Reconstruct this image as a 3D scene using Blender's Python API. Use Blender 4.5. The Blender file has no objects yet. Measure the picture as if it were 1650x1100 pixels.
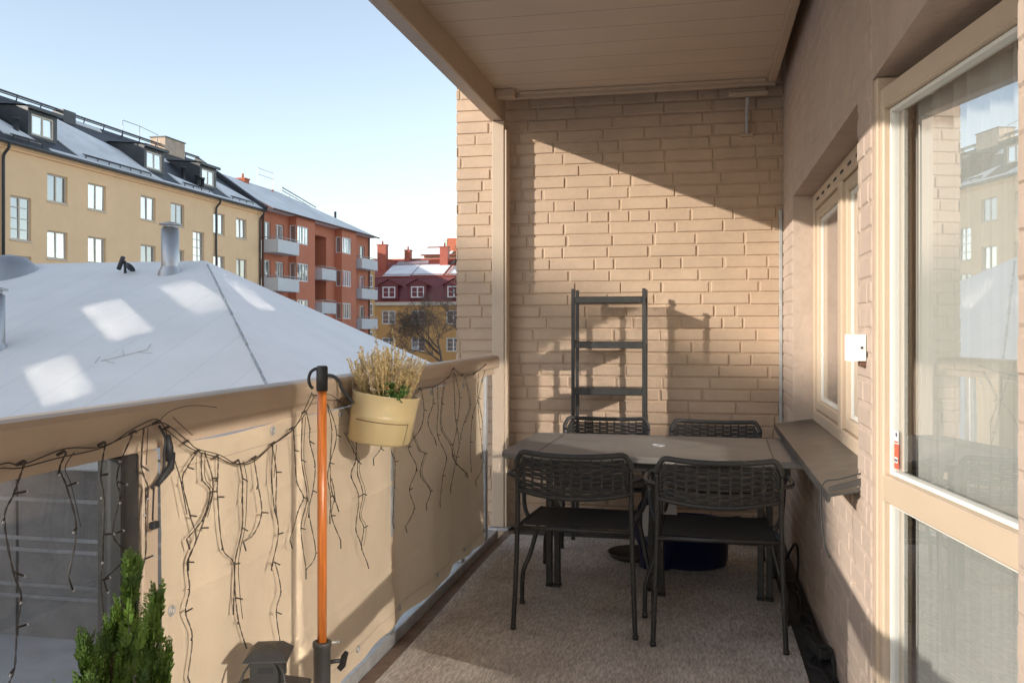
import bpy, math, random
from mathutils import Vector, Matrix
S = bpy.context.scene
COL = S.collection
R = random.Random(7)
PI = math.pi

# ------------------------------------------------------------------ mesh helper
class MB:
    def __init__(s): s.v = []; s.f = []; s.sm = []
    def quad(s, a, b, c, d, smooth=False):
        n = len(s.v); s.v += [tuple(a), tuple(b), tuple(c), tuple(d)]; s.f.append((n, n+1, n+2, n+3)); s.sm.append(smooth); return s
    def poly(s, pts, smooth=False):
        n = len(s.v); s.v += [tuple(p) for p in pts]; s.f.append(tuple(range(n, n+len(pts)))); s.sm.append(smooth); return s
    def box(s, x0, x1, y0, y1, z0, z1, c=0.0):
        if x1 < x0: x0, x1 = x1, x0
        if y1 < y0: y0, y1 = y1, y0
        if z1 < z0: z0, z1 = z1, z0
        return s.obox(Matrix.Translation(((x0+x1)/2, (y0+y1)/2, (z0+z1)/2)), x1-x0, y1-y0, z1-z0, c)
    def obox(s, M, lx, ly, lz, c=0.0):
        """box, optionally chamfered by c, under matrix M"""
        hx, hy, hz = lx/2, ly/2, lz/2
        c = min(c, hx*.49, hy*.49, hz*.49)
        if c <= 0:
            n = len(s.v)
            for x in (-hx, hx):
                for y in (-hy, hy):
                    for z in (-hz, hz): s.v.append(tuple(M @ Vector((x, y, z))))
            for q in ((0,1,3,2),(4,6,7,5),(0,4,5,1),(2,3,7,6),(0,2,6,4),(1,5,7,3)):
                s.f.append(tuple(n+i for i in q)); s.sm.append(False)
            return s
        n = len(s.v); idx = {}
        for sx in (-1, 1):
            for sy in (-1, 1):
                for sz in (-1, 1):
                    for k in range(3):
                        p = [sx*(hx-c), sy*(hy-c), sz*(hz-c)]; p[k] = (sx*hx, sy*hy, sz*hz)[k]
                        idx[(sx, sy, sz, k)] = len(s.v); s.v.append(tuple(M @ Vector(p)))
        def F(*ks): s.f.append(tuple(idx[k] for k in ks)); s.sm.append(False)
        for g in (-1, 1):
            F((g,-1,-1,0),(g,1,-1,0),(g,1,1,0),(g,-1,1,0)); F((-1,g,-1,1),(1,g,-1,1),(1,g,1,1),(-1,g,1,1)); F((-1,-1,g,2),(1,-1,g,2),(1,1,g,2),(-1,1,g,2))
        for a in (-1, 1):
            for b in (-1, 1):
                F((a,b,-1,0),(a,b,1,0),(a,b,1,1),(a,b,-1,1)); F((a,-1,b,0),(a,1,b,0),(a,1,b,2),(a,-1,b,2)); F((-1,a,b,1),(1,a,b,1),(1,a,b,2),(-1,a,b,2))
                for d in (-1, 1): F((a,b,d,0),(a,b,d,1),(a,b,d,2))
        return s
    def bar(s, a, b, w, h, up=(0,0,1), c=0.0):
        a, b = Vector(a), Vector(b); d = b-a; L = d.length; x = d.normalized(); u = Vector(up)
        if abs(x.dot(u)) > .97: u = Vector((0,1,0))
        y = u.cross(x).normalized(); z = x.cross(y)
        M = Matrix((x, y, z)).transposed().to_4x4(); M.translation = (a+b)/2
        return s.obox(M, L, w, h, c)
    def tube(s, pts, r, n=8, cap=True, closed=False):
        pts = [Vector(p) for p in pts]; m = len(pts)
        rs = list(r) if isinstance(r, (list, tuple)) else [r]*m
        t0 = (pts[1]-pts[0]).normalized()
        nrm = t0.orthogonal().normalized(); base = len(s.v)
        for i, p in enumerate(pts):
            if closed: t = (pts[(i+1) % m]-pts[i-1])
            else: t = pts[min(i+1, m-1)]-pts[max(i-1, 0)]
            if t.length < 1e-9: t = t0
            t.normalize(); nrm = (nrm - t*nrm.dot(t))
            if nrm.length < 1e-6: nrm = t.orthogonal()
            nrm.normalize(); bn = t.cross(nrm)
            for k in range(n):
                a = 2*PI*k/n; s.v.append(tuple(p + (nrm*math.cos(a)+bn*math.sin(a))*rs[i]))
        for i in range(m if closed else m-1):
            j = (i+1) % m
            for k in range(n):
                s.f.append((base+i*n+k, base+i*n+(k+1) % n, base+j*n+(k+1) % n, base+j*n+k)); s.sm.append(n > 4)
        if cap and not closed:
            s.f.append(tuple(base+k for k in reversed(range(n)))); s.sm.append(False)
            s.f.append(tuple(base+(m-1)*n+k for k in range(n))); s.sm.append(False)
        return s
    def cyl(s, a, b, r, n=16): return s.tube([a, b], r, n)
    def lathe(s, cx, cy, prof, n=24, M=None, sx=1, sy=1):
        base = len(s.v)
        for (r, z) in prof:
            for k in range(n):
                a = 2*PI*k/n; p = Vector((cx+r*math.cos(a)*sx, cy+r*math.sin(a)*sy, z))
                s.v.append(tuple(M @ p if M else p))
        for i in range(len(prof)-1):
            for k in range(n):
                s.f.append((base+i*n+k, base+i*n+(k+1) % n, base+(i+1)*n+(k+1) % n, base+(i+1)*n+k)); s.sm.append(True)
        return s
    def prism(s, poly, P, w0, w1):
        """poly list of (u,v) extruded between w0 and w1 under P(u,v,w)"""
        n = len(poly)
        s.poly([P(u, v, w0) for u, v in poly]); s.poly([P(u, v, w1) for u, v in reversed(poly)])
        for i in range(n):
            a, b = poly[i], poly[(i+1) % n]
            s.quad(P(*a, w0), P(*b, w0), P(*b, w1), P(*a, w1))
        return s
    def wall(s, P, u0, u1, v0, v1, holes, depth):
        us = sorted(set([u0, u1]+[h[0] for h in holes]+[h[1] for h in holes])); vs = sorted(set([v0, v1]+[h[2] for h in holes]+[h[3] for h in holes]))
        us = [u for u in us if u0 <= u <= u1]; vs = [v for v in vs if v0 <= v <= v1]
        for i in range(len(us)-1):
            for j in range(len(vs)-1):
                cu, cv = (us[i]+us[i+1])/2, (vs[j]+vs[j+1])/2
                if any(h[0] < cu < h[1] and h[2] < cv < h[3] for h in holes): continue
                s.quad(P(us[i], vs[j], 0), P(us[i+1], vs[j], 0), P(us[i+1], vs[j+1], 0), P(us[i], vs[j+1], 0))
        for h in holes:
            a, b, c, d = h[:4]
            s.quad(P(a,c,0),P(b,c,0),P(b,c,depth),P(a,c,depth)); s.quad(P(a,d,0),P(b,d,0),P(b,d,depth),P(a,d,depth))
            s.quad(P(a,c,0),P(a,d,0),P(a,d,depth),P(a,c,depth)); s.quad(P(b,c,0),P(b,d,0),P(b,d,depth),P(b,c,depth))
        return s
    def build(s, name, m, parent=None, smooth=None):
        me = bpy.data.meshes.new(name); me.from_pydata(s.v, [], s.f)
        for i, p in enumerate(me.polygons): p.use_smooth = s.sm[i] if smooth is None else smooth
        me.materials.append(m)
        o = bpy.data.objects.new(name, me); COL.objects.link(o)
        if parent:
            o.parent = parent
            o.matrix_parent_inverse = Matrix.Translation(-Vector(parent.location)) if parent.type == 'EMPTY' and parent.rotation_euler.z == 0 and parent.get('world_parts') else Matrix()
        me.update(); return o

def tag(o, label=None, cat=None, group=None, kind=None):
    if label: o['label'] = label
    if cat: o['category'] = cat
    if group: o['group'] = group
    if kind: o['kind'] = kind
    return o
def thing(name, label, cat, loc=(0,0,0), group=None, world=True):
    """an Empty at the thing's base; world=True means its parts are modelled in world coordinates"""
    o = bpy.data.objects.new(name, None); COL.objects.link(o); o.location = loc; o.empty_display_size = .2
    if world: o['world_parts'] = 1
    return tag(o, label, cat, group)
def copy_tree(o, parent=None):
    c = o.copy(); COL.objects.link(c); c.parent = parent
    for ch in o.children: copy_tree(ch, c)
    return c
def spline(pts, k=6):
    pts = [Vector(p) for p in pts]; out = []
    for i in range(len(pts)-1):
        p0, p1, p2, p3 = pts[max(i-1,0)], pts[i], pts[i+1], pts[min(i+2,len(pts)-1)]
        for j in range(k):
            t = j/k
            out.append(.5*((2*p1)+(p2-p0)*t+(2*p0-5*p1+4*p2-p3)*t*t+(3*p1-p0-3*p2+p3)*t**3))
    out.append(pts[-1]); return out

# ------------------------------------------------------------------ materials
def mat(name, col, rough=.7, metal=0.0, var=.12, vscale=6.0, bump=0.0, bscale=60.0, stretch=(1,1,1), spec=.5, col2=None, dirt=0.0, coat=0.0, bdist=.01):
    m = bpy.data.materials.new(name); m.use_nodes = True; nt = m.node_tree; N = nt.nodes; L = nt.links
    b = N['Principled BSDF']; b.inputs['Roughness'].default_value = rough; b.inputs['Metallic'].default_value = metal
    b.inputs['Specular IOR Level'].default_value = spec; b.inputs['Coat Weight'].default_value = coat
    tc = N.new('ShaderNodeTexCoord'); mp = N.new('ShaderNodeMapping'); mp.inputs['Scale'].default_value = stretch
    L.new(tc.outputs['Object'], mp.inputs[0])
    nz = N.new('ShaderNodeTexNoise'); nz.inputs['Scale'].default_value = vscale; nz.inputs['Detail'].default_value = 6; nz.inputs['Roughness'].default_value = .62
    L.new(mp.outputs[0], nz.inputs[0])
    rp = N.new('ShaderNodeValToRGB'); c2 = col2 or tuple(min(1, c*(1+var)) for c in col)
    rp.color_ramp.elements[0].position = .3; rp.color_ramp.elements[1].position = .7
    rp.color_ramp.elements[0].color = (*[c*(1-var) for c in col], 1); rp.color_ramp.elements[1].color = (*c2, 1)
    L.new(nz.outputs[0], rp.inputs[0]); out = rp.outputs[0]
    if dirt > 0:
        n2 = N.new('ShaderNodeTexNoise'); n2.inputs['Scale'].default_value = vscale*.23; n2.inputs['Detail'].default_value = 8
        L.new(mp.outputs[0], n2.inputs[0]); r2 = N.new('ShaderNodeValToRGB'); r2.color_ramp.elements[0].position = .35; r2.color_ramp.elements[1].position = .65
        r2.color_ramp.elements[0].color = (1-dirt, 1-dirt, 1-dirt, 1); L.new(n2.outputs[0], r2.inputs[0])
        mx = N.new('ShaderNodeMix'); mx.data_type = 'RGBA'; mx.blend_type = 'MULTIPLY'; mx.inputs[0].default_value = 1
        L.new(out, mx.inputs[6]); L.new(r2.outputs[0], mx.inputs[7]); out = mx.outputs[2]
    L.new(out, b.inputs['Base Color'])
    if bump > 0:
        n3 = N.new('ShaderNodeTexNoise'); n3.inputs['Scale'].default_value = bscale; n3.inputs['Detail'].default_value = 5
        L.new(mp.outputs[0], n3.inputs[0]); bp = N.new('ShaderNodeBump'); bp.inputs['Strength'].default_value = bump; bp.inputs['Distance'].default_value = bdist
        L.new(n3.outputs[0], bp.inputs['Height']); L.new(bp.outputs[0], b.inputs['Normal'])
    return m
def nodes(m): return m.node_tree.nodes, m.node_tree.links, m.node_tree.nodes['Principled BSDF']

def stripe_mult(m, axis, period, width, dark, offset=0.0, soft=.3):
    """multiply the base colour by thin lines repeated along an object axis (seams, board joints)"""
    N, L, b = nodes(m); src = b.inputs['Base Color'].links[0].from_socket
    tc = N.new('ShaderNodeTexCoord'); sp = N.new('ShaderNodeSeparateXYZ'); L.new(tc.outputs['Object'], sp.inputs[0])
    a = N.new('ShaderNodeMath'); a.operation = 'ADD'; a.inputs[1].default_value = offset+1000*period; L.new(sp.outputs[axis], a.inputs[0])
    md = N.new('ShaderNodeMath'); md.operation = 'MODULO'; md.inputs[1].default_value = period; L.new(a.outputs[0], md.inputs[0])
    mr = N.new('ShaderNodeMapRange'); mr.inputs[1].default_value = width*(1-soft); mr.inputs[2].default_value = width; mr.inputs[3].default_value = dark; mr.inputs[4].default_value = 1
    L.new(md.outputs[0], mr.inputs[0])
    cb = N.new('ShaderNodeCombineColor')
    for i in range(3): L.new(mr.outputs[0], cb.inputs[i])
    mx = N.new('ShaderNodeMix'); mx.data_type = 'RGBA'; mx.blend_type = 'MULTIPLY'; mx.inputs[0].default_value = 1
    L.new(src, mx.inputs[6]); L.new(cb.outputs[0], mx.inputs[7]); L.new(mx.outputs[2], b.inputs['Base Color'])
    return m

def glass(name, refl, tint=(.93,.95,.95), rough=0.0, dirt=0.0):
    m = bpy.data.materials.new(name); m.use_nodes = True; nt = m.node_tree; nt.nodes.clear(); N = nt.nodes; L = nt.links
    o = N.new('ShaderNodeOutputMaterial'); t = N.new('ShaderNodeBsdfTransparent'); t.inputs[0].default_value = (*tint, 1)
    g = N.new('ShaderNodeBsdfGlossy'); g.inputs['Roughness'].default_value = rough; g.inputs[0].default_value = (.96,.97,1,1)
    lw = N.new('ShaderNodeLayerWeight'); lw.inputs[0].default_value = .35
    mr = N.new('ShaderNodeMapRange'); mr.inputs[3].default_value = refl; mr.inputs[4].default_value = min(1, refl+.08); L.new(lw.outputs['Fresnel'], mr.inputs[0])
    mx = N.new('ShaderNodeMixShader'); L.new(mr.outputs[0], mx.inputs[0]); L.new(t.outputs[0], mx.inputs[1]); L.new(g.outputs[0], mx.inputs[2])
    last = mx
    if dirt > 0:
        tc = N.new('ShaderNodeTexCoord'); nz = N.new('ShaderNodeTexNoise'); nz.inputs['Scale'].default_value = 9; nz.inputs['Detail'].default_value = 10; L.new(tc.outputs['Object'], nz.inputs[0])
        vo = N.new('ShaderNodeTexVoronoi'); vo.inputs['Scale'].default_value = 55; L.new(tc.outputs['Object'], vo.inputs[0])
        ra = N.new('ShaderNodeMapRange'); ra.inputs[1].default_value = .02; ra.inputs[2].default_value = .12; ra.inputs[3].default_value = 1; ra.inputs[4].default_value = 0; L.new(vo.outputs['Distance'], ra.inputs[0])
        rb = N.new('ShaderNodeMapRange'); rb.inputs[1].default_value = .42; rb.inputs[2].default_value = .75; rb.inputs[3].default_value = .25; rb.inputs[4].default_value = 1; L.new(nz.outputs[0], rb.inputs[0])
        ad = N.new('ShaderNodeMath'); ad.operation = 'MULTIPLY'; L.new(ra.outputs[0], ad.inputs[0]); L.new(rb.outputs[0], ad.inputs[1])
        a2 = N.new('ShaderNodeMath'); a2.operation = 'MULTIPLY_ADD'; L.new(rb.outputs[0], a2.inputs[0]); a2.inputs[1].default_value = dirt*.35; 
        a3 = N.new('ShaderNodeMath'); a3.operation = 'MULTIPLY'; L.new(ad.outputs[0], a3.inputs[0]); a3.inputs[1].default_value = dirt*.6; L.new(a3.outputs[0], a2.inputs[2])
        df = N.new('ShaderNodeBsdfDiffuse'); df.inputs[0].default_value = (.6,.56,.5,1)
        m2 = N.new('ShaderNodeMixShader'); L.new(a2.outputs[0], m2.inputs[0]); L.new(mx.outputs[0], m2.inputs[1]); L.new(df.outputs[0], m2.inputs[2]); last = m2
    L.new(last.outputs[0], o.inputs[0]); return m

def far_glass(name, base, refl=.55):
    """windows of the far houses: a dim room tone behind a reflecting pane"""
    m = mat(name, base, rough=.5, var=.55, vscale=.9, stretch=(1,1.6,.35)); N, L, b = nodes(m)
    g = N.new('ShaderNodeBsdfGlossy'); g.inputs['Roughness'].default_value = .02
    mx = N.new('ShaderNodeMixShader'); mx.inputs[0].default_value = refl
    L.new(b.outputs[0], mx.inputs[1]); L.new(g.outputs[0], mx.inputs[2]); L.new(mx.outputs[0], N['Material Output'].inputs[0]); return m

M = {}
M['brick'] = mat('painted_brick', (.52,.38,.272), .75, var=.09, vscale=5, bump=.4, bscale=45, dirt=.13, bdist=.006)
M['mortar'] = mat('painted_mortar', (.47,.345,.245), .85, var=.12, vscale=9, bump=.5, bscale=60)
M['plaster'] = mat('painted_plaster', (.50,.395,.325), .8, var=.08, vscale=4, bump=.5, bscale=28, dirt=.07, bdist=.008)
M['plaster_mortar'] = mat('painted_plaster_joint', (.49,.385,.315), .85, var=.1, vscale=8, bump=.4, bscale=40)
M['facade_plain'] = mat('facade_paint', (.47,.34,.25), .85, var=.1, vscale=3)
M['beige'] = mat('beige_lacquer', (.50,.385,.28), .42, var=.05, vscale=3, bump=.05, bscale=90, dirt=.05)
M['frame'] = mat('window_frame_paint', (.59,.465,.345), .45, var=.04, vscale=4, dirt=.03)
M['white_frame'] = mat('white_inner_frame', (.8,.79,.74), .4, var=.03)
M['white'] = mat('white_plastic', (.82,.81,.79), .35, var=.02)
M['ceil'] = stripe_mult(mat('ceiling_board', (.56,.445,.335), .5, var=.05, vscale=2.5, dirt=.06, bump=.04, bscale=30), 1, .23, .007, .5, .05)
M['fabric'] = mat('beige_fabric', (.73,.585,.42), .85, var=.05, vscale=7, bump=.25, bscale=420, dirt=.05, bdist=.002, stretch=(1,1,1))
M['dark_metal'] = mat('charcoal_metal', (.040,.038,.036), .45, var=.2, vscale=20, bump=.06, bscale=200)
M['chair_metal'] = mat('black_chair_tube', (.030,.029,.028), .38, var=.2, vscale=30)
M['rope'] = mat('black_rope', (.038,.036,.034), .55, var=.25, vscale=60, bump=.5, bscale=500, bdist=.002)
M['table'] = mat('table_top_grey', (.27,.248,.22), .50, var=.14, vscale=5, bump=.06, bscale=120, dirt=.2)
M['galv'] = mat('galvanised_steel', (.50,.50,.50), .45, .35, var=.2, vscale=12, dirt=.2)
M['zinc'] = mat('weathered_zinc_sill', (.12,.115,.11), .38, .6, var=.25, vscale=9, dirt=.35, bump=.1, bscale=10)
M['rubber'] = mat('dark_rubber', (.022,.022,.023), .6)
M['wire'] = mat('dark_wire', (.040,.029,.021), .5, var=.3, vscale=120)
M['bulb'] = mat('clear_bulb_tip', (.45,.45,.45), .15, var=.1)
M['deck'] = mat('brown_deck_edge', (.24,.16,.115), .6, var=.3, vscale=12, dirt=.3)
M['floor'] = mat('dark_floor_paint', (.075,.072,.068), .7, var=.2, vscale=10, dirt=.3)
M['pot'] = mat('beige_plastic_pot', (.60,.47,.25), .35, var=.03)
M['soil'] = mat('dark_soil', (.11,.07,.045), .95, var=.6, vscale=90, bump=1, bscale=160)
M['heather'] = mat('dry_heather_flowers', (.56,.37,.14), .8, var=.45, vscale=60, col2=(.80,.62,.32))
M['heather_grey'] = mat('faded_heather_flowers', (.55,.44,.33), .8, var=.4, vscale=60, col2=(.70,.62,.50))
M['leafgreen'] = mat('heather_leaf_green', (.06,.13,.02), .6, var=.5, vscale=60)
M['thuja'] = mat('conifer_green', (.045,.11,.020), .6, var=.5, vscale=14, col2=(.17,.29,.030))
M['thuja_stem'] = mat('conifer_stem', (.10,.07,.04), .8)
M['blue'] = mat('dark_blue_plastic', (.010,.013,.06), .35, var=.1)
M['paper'] = mat('white_label_paper', (.7,.7,.72), .7, var=.05)
M['red'] = mat('orange_red_sticker', (.72,.10,.045), .45, var=.05)
M['navy'] = mat('navy_print', (.04,.05,.10), .5)
M['snow'] = mat('snow', (.86,.84,.81), .7, var=.05, vscale=1.2, bump=.25, bscale=5, dirt=.05, bdist=.02)
M['snow_far'] = mat('roof_snow', (.84,.83,.82), .75, var=.12, vscale=.8, dirt=.15)
M['ground'] = mat('winter_ground', (.68,.67,.66), .9, var=.35, vscale=.6, dirt=.3)
M['tan'] = mat('tan_stucco', (.90,.60,.345), .9, var=.035, vscale=1.2, dirt=.05, bump=.15, bscale=25)
M['darkroof'] = mat('black_sheet_metal', (.045,.047,.052), .45, .2, var=.25, vscale=1.5)
M['trim_light'] = mat('light_window_paint', (.62,.53,.42), .6, var=.05)
M['trim_white'] = mat('white_window_paint', (.72,.70,.67), .6, var=.05)
M['orange'] = mat('terracotta_stucco', (.56,.195,.11), .9, var=.07, vscale=.9, dirt=.08)
M['orange_dark'] = mat('brown_recess_panel', (.13,.065,.045), .8, var=.1)
M['balc'] = stripe_mult(mat('pale_balcony_panel', (.58,.58,.59), .5, var=.04, vscale=1), 1, .32, .02, .85)
M['yellow'] = mat('ochre_stucco', (.60,.33,.12), .9, var=.08, vscale=.8, dirt=.08)
M['mansard'] = mat('dark_red_sheet_metal', (.17,.035,.042), .5, var=.12, vscale=1.2)
M['redroof'] = mat('red_roof_metal', (.34,.075,.042), .5, var=.12, vscale=2)
M['redbrick'] = mat('red_chimney_brick', (.44,.13,.07), .85, var=.15, vscale=6)
M['palebrick'] = mat('pale_chimney_plaster', (.50,.39,.30), .9, var=.15, vscale=2)
M['green'] = mat('pale_green_metal', (.42,.52,.42), .6, var=.08)
M['graywall'] = mat('grey_concrete_block', (.32,.295,.275), .9, var=.2, vscale=2.2, dirt=.3, bump=.4, bscale=22)
M['band'] = mat('pale_concrete_band', (.47,.45,.43), .9, var=.2, vscale=3, dirt=.3)
M['steel'] = mat('brushed_vent_steel', (.45,.44,.43), .38, .8, var=.12, vscale=2)
M['bark'] = mat('bare_bark', (.17,.12,.085), .9, var=.3, vscale=3)
M['pine'] = mat('pine_needles', (.035,.055,.022), .8, var=.5, vscale=1.5, col2=(.085,.095,.04))
M['curtain'] = mat('pale_room_curtain', (.66,.67,.64), .9, var=.05, vscale=3)
M['room'] = mat('room_wall', (.22,.22,.215), .9, var=.06)
M['roomfloor'] = mat('room_floor', (.10,.075,.055), .4, var=.25, vscale=3, stretch=(1,8,1))
M['glass'] = glass('door_glass', .47, (.97,.98,.98)); M['glass_win'] = glass('window_glass', .72, (.97,.98,.98))
M['glass_far_self'] = glass('upper_window_glass', .52, (.5,.5,.5), .0)
M['railglass'] = glass('dusty_railing_glass', .05, (.82,.83,.84), 0, .16)
M['fg'] = far_glass('far_window_glass', (.34,.36,.38), .62)
M['fg_dark'] = far_glass('far_window_glass_dark', (.10,.11,.12), .35)

# translucency for the privacy screen
N, L, b = nodes(M['fabric'])
tr = N.new('ShaderNodeBsdfTranslucent'); tr.inputs[0].default_value = (.62,.48,.32,1); mx = N.new('ShaderNodeMixShader'); mx.inputs[0].default_value = .22
L.new(b.outputs[0], mx.inputs[1]); L.new(tr.outputs[0], mx.inputs[2]); L.new(mx.outputs[0], N['Material Output'].inputs[0])
# orange varnished wood with fine vertical grain
M['wood'] = mat('orange_varnished_wood', (.50,.125,.022), .33, var=.45, vscale=14, stretch=(9,9,.5), col2=(.66,.20,.035), coat=.4)
# ribbed flat-weave rug: short flecks along Y, fine cords across X
M['rug'] = mat('grey_flatweave_rug', (.58,.52,.455), .95, var=.42, vscale=95, stretch=(1.5,.27,1), col2=(.82,.76,.69), bump=.6, bscale=100, bdist=.005)
N, L, b = nodes(M['rug'])
nz = N.new('ShaderNodeTexNoise'); nz.inputs['Scale'].default_value = 3.2; nz.inputs['Detail'].default_value = 5
tc = N.new('ShaderNodeTexCoord'); L.new(tc.outputs['Object'], nz.inputs[0])
rp = N.new('ShaderNodeValToRGB'); rp.color_ramp.elements[0].position = .35; rp.color_ramp.elements[0].color = (.78,.75,.74,1); rp.color_ramp.elements[1].position = .6
L.new(nz.outputs[0], rp.inputs[0]); mx = N.new('ShaderNodeMix'); mx.data_type = 'RGBA'; mx.blend_type = 'MULTIPLY'; mx.inputs[0].default_value = 1
L.new(b.inputs['Base Color'].links[0].from_socket, mx.inputs[6]); L.new(rp.outputs[0], mx.inputs[7]); L.new(mx.outputs[2], b.inputs['Base Color'])
# seat textilene: fine grid
M['seat'] = stripe_mult(stripe_mult(mat('black_mesh_seat', (.050,.048,.045), .6, var=.2, vscale=40, bump=.4, bscale=300), 0, .012, .005, .45), 1, .009, .0035, .55)
# seams under the snow of the low roof
M['snow_main'] = stripe_mult(mat('snow_on_seamed_roof', (.88,.845,.79), .7, var=.045, vscale=.9, bump=.3, bscale=4, dirt=.05, bdist=.02), 0, .92, .05, .91, .2, .9)
M['snow_side'] = stripe_mult(mat('snow_on_roof_end', (.89,.83,.785), .7, var=.045, vscale=.9, bump=.3, bscale=4, dirt=.05, bdist=.02), 1, .92, .05, .91, .2, .9)

# ------------------------------------------------------------------ bricks
def bricks(mb, P, u0, u1, v0, v1, relief, chamfer, holes=(), course=.075, joint=.013, seed=1, lens=(.25,.285,.285,.25,.12)):
    r = random.Random(seed); n = int(math.ceil((v1-v0)/course)); row0 = math.floor(v0/course)
    for j in range(n):
        a = (row0+j)*course+joint*.5; bt = a+course-joint
        if a < v0 or bt > v1: continue
        u = u0 - r.uniform(0, .26)
        while u < u1:
            L_ = r.choice(lens); s0, s1 = max(u, u0), min(u+L_, u1); u += L_+r.choice((.004,.006,.008,.012))
            segs = [(s0, s1)]
            for h in holes:
                if h[2] < bt and a < h[3]:
                    ns = []
                    for (p, q) in segs:
                        if q <= h[0] or p >= h[1]: ns.append((p, q))
                        else:
                            if p < h[0]: ns.append((p, h[0]))
                            if q > h[1]: ns.append((h[1], q))
                    segs = ns
            for (p, q) in segs:
                if q-p < .02: continue
                d = relief*r.uniform(.75, 1.2); c = chamfer*r.uniform(.7, 1.3); t = r.uniform(-.0012, .0012)
                o = [P(p, a, 0), P(q, a+t, 0), P(q, bt+t, 0), P(p, bt, 0)]
                i = [P(p+c, a+c, -d), P(q-c, a+c+t, -d*r.uniform(.9,1.1)), P(q-c, bt-c+t, -d), P(p+c, bt-c, -d)]
                for k in range(4): mb.quad(o[k], o[(k+1) % 4], i[(k+1) % 4], i[k])
                mb.quad(*i)

# ------------------------------------------------------------------ setting: ground
g = MB()
g.quad((-400,-300,-2.7),(400,-300,-2.7),(400,600,-2.7),(-400,600,-2.7)); tag(g.build('ground', M['ground']), kind='structure')
# balcony floor slab
f = MB(); f.box(-1.215, .49, -2.2, 5.65, -.22, -.006); tag(f.build('balcony_floor', M['floor']), kind='structure')
f = MB(); f.box(-1.213, -1.15, -2.2, 5.5, -.004, .002, .001); tag(f.build('floor_edge', M['deck']), kind='structure')

# rug
rg = MB()
nx, ny = 12, 60
for i in range(nx):
    for j in range(ny):
        def rp_(a, b_):
            x = -1.155+1.53*a/nx; y = -1.0+6.40*b_/ny
            ed = .010 if b_ == ny else 0
            return (x+(.006*math.sin(y*2.3) if a in (0, nx) else 0), y, .006+.0015*math.sin(x*5+y*3)+ed*0)
        rg.quad(rp_(i,j), rp_(i+1,j), rp_(i+1,j+1), rp_(i,j+1), True)
rug = rg.build('rug', M['rug']); tag(rug, 'grey brown ribbed flatweave rug covering the balcony floor under the table', 'rug')

# ------------------------------------------------------------------ end wall (painted brick, faces the camera)
YB = 5.65
Pe = lambda u, v, w: (u, YB+w, v)
ew = thing('brick_end_wall', 'brown painted brick wall closing the far end of the balcony behind the shelf', 'wall', (-.55, YB, -2.9))
w = MB(); w.box(-1.572, .488, YB, YB+.32, -2.9, 4.3); w.build('mortar', M['mortar'], ew)
w = MB(); bricks(w, Pe, -1.575, .492, -.6, 3.9, .0075, .006, seed=4, joint=.008); w.build('bricks', M['brick'], ew)
w = MB()
bricks(w, lambda u, v, wv: (-1.572+wv, u, v), YB-.006, YB+.32, -.6, 3.9, .006, .004, seed=9, lens=(.12,.25)); w.build('side_bricks', M['brick'], ew)

# ------------------------------------------------------------------ house wall (side, with window and door)
XW = .49
Ps = lambda u, v, w: (XW+w, u, v)
hw = thing('house_wall', 'brown plastered house wall with window and glass door along the right of the balcony', 'wall', (XW, 2, -2.9))
REFLW = (.10, 1.12, .20, 1.80); WIN = (3.0, 5.06, .775, 2.0); DOOR = (1.54, 2.765, .0, 2.005)
ups = [(2.40, 3.46, 4.0, 5.25), (4.2, 5.3, 5.2, 6.7), (6.2, 7.25, 5.3, 6.85), (8.0, 8.95, 5.3, 6.85), (0.3, 1.35, 5.2, 6.7)]
w = MB(); w.wall(Ps, -2.4, YB, -2.9, 3.9, [WIN, DOOR, REFLW], .24); w.build('plaster', M['plaster_mortar'], hw)
w = MB(); bricks(w, Ps, 2.765, YB, .0, 2.72, .004, .006, [WIN, DOOR], seed=21, joint=.012); bricks(w, Ps, -.6, 1.535, 0, 2.72, .004, .006, [REFLW], seed=22, joint=.012)
w.build('plastered_bricks', M['plaster'], hw)
w = MB(); w.wall(Ps, -2.4, 11.0, 3.9, 9.0, ups, .16); w.wall(Ps, YB, 11.0, -2.9, 3.9, [], .1); w.build('upper_wall', M['facade_plain'], hw)
w = MB(); w.box(XW+.02, XW+5, 10.9, 11.0, -2.9, 9); w.box(XW+.02, XW+5, -2.4, -2.3, -2.9, 9); w.box(XW+.02, XW+5, -2.29, 10.89, 8.9, 9.0); w.box(XW+4.9, XW+5, -2.29, 10.89, -2.9, 8.89); w.build('house_shell', M['facade_plain'], hw)
for h in ups:
    fr = MB(); d = .05
    for (a, b2, c, e) in ((h[0]+.002, h[0]+.05, h[2]+.002, h[3]-.002), (h[1]-.05, h[1]-.002, h[2]+.002, h[3]-.002)): fr.box(XW+d, XW+d+.06, a, b2, c, e)
    for (c, e) in ((h[2]+.002, h[2]+.05), (h[3]-.05, h[3]-.002)): fr.box(XW+d, XW+d+.06, h[0]+.051, h[1]-.051, c, e)
    fo = fr.build('window', M['frame'], hw)
    MB().quad((XW+.075, h[0]+.03, h[2]+.03), (XW+.075, h[1]-.03, h[2]+.03), (XW+.075, h[1]-.03, h[3]-.03), (XW+.075, h[0]+.03, h[3]-.03)).build('pane', M['glass_far_self'], fo)
fr = MB(); a0, a1, z0, z1 = REFLW; d = .02  # out-of-view window added so its pane reflects sun onto the screen
fr.box(XW+d, XW+d+.06, a0+.003, a0+.05, z0+.003, z1-.003, .004); fr.box(XW+d, XW+d+.06, a1-.05, a1-.003, z0+.003, z1-.003, .004); fr.box(XW+d, XW+d+.06, a0+.051, a1-.051, z0+.003, z0+.05, .004); fr.box(XW+d, XW+d+.06, a0+.051, a1-.051, z1-.05, z1-.003, .004)
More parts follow.
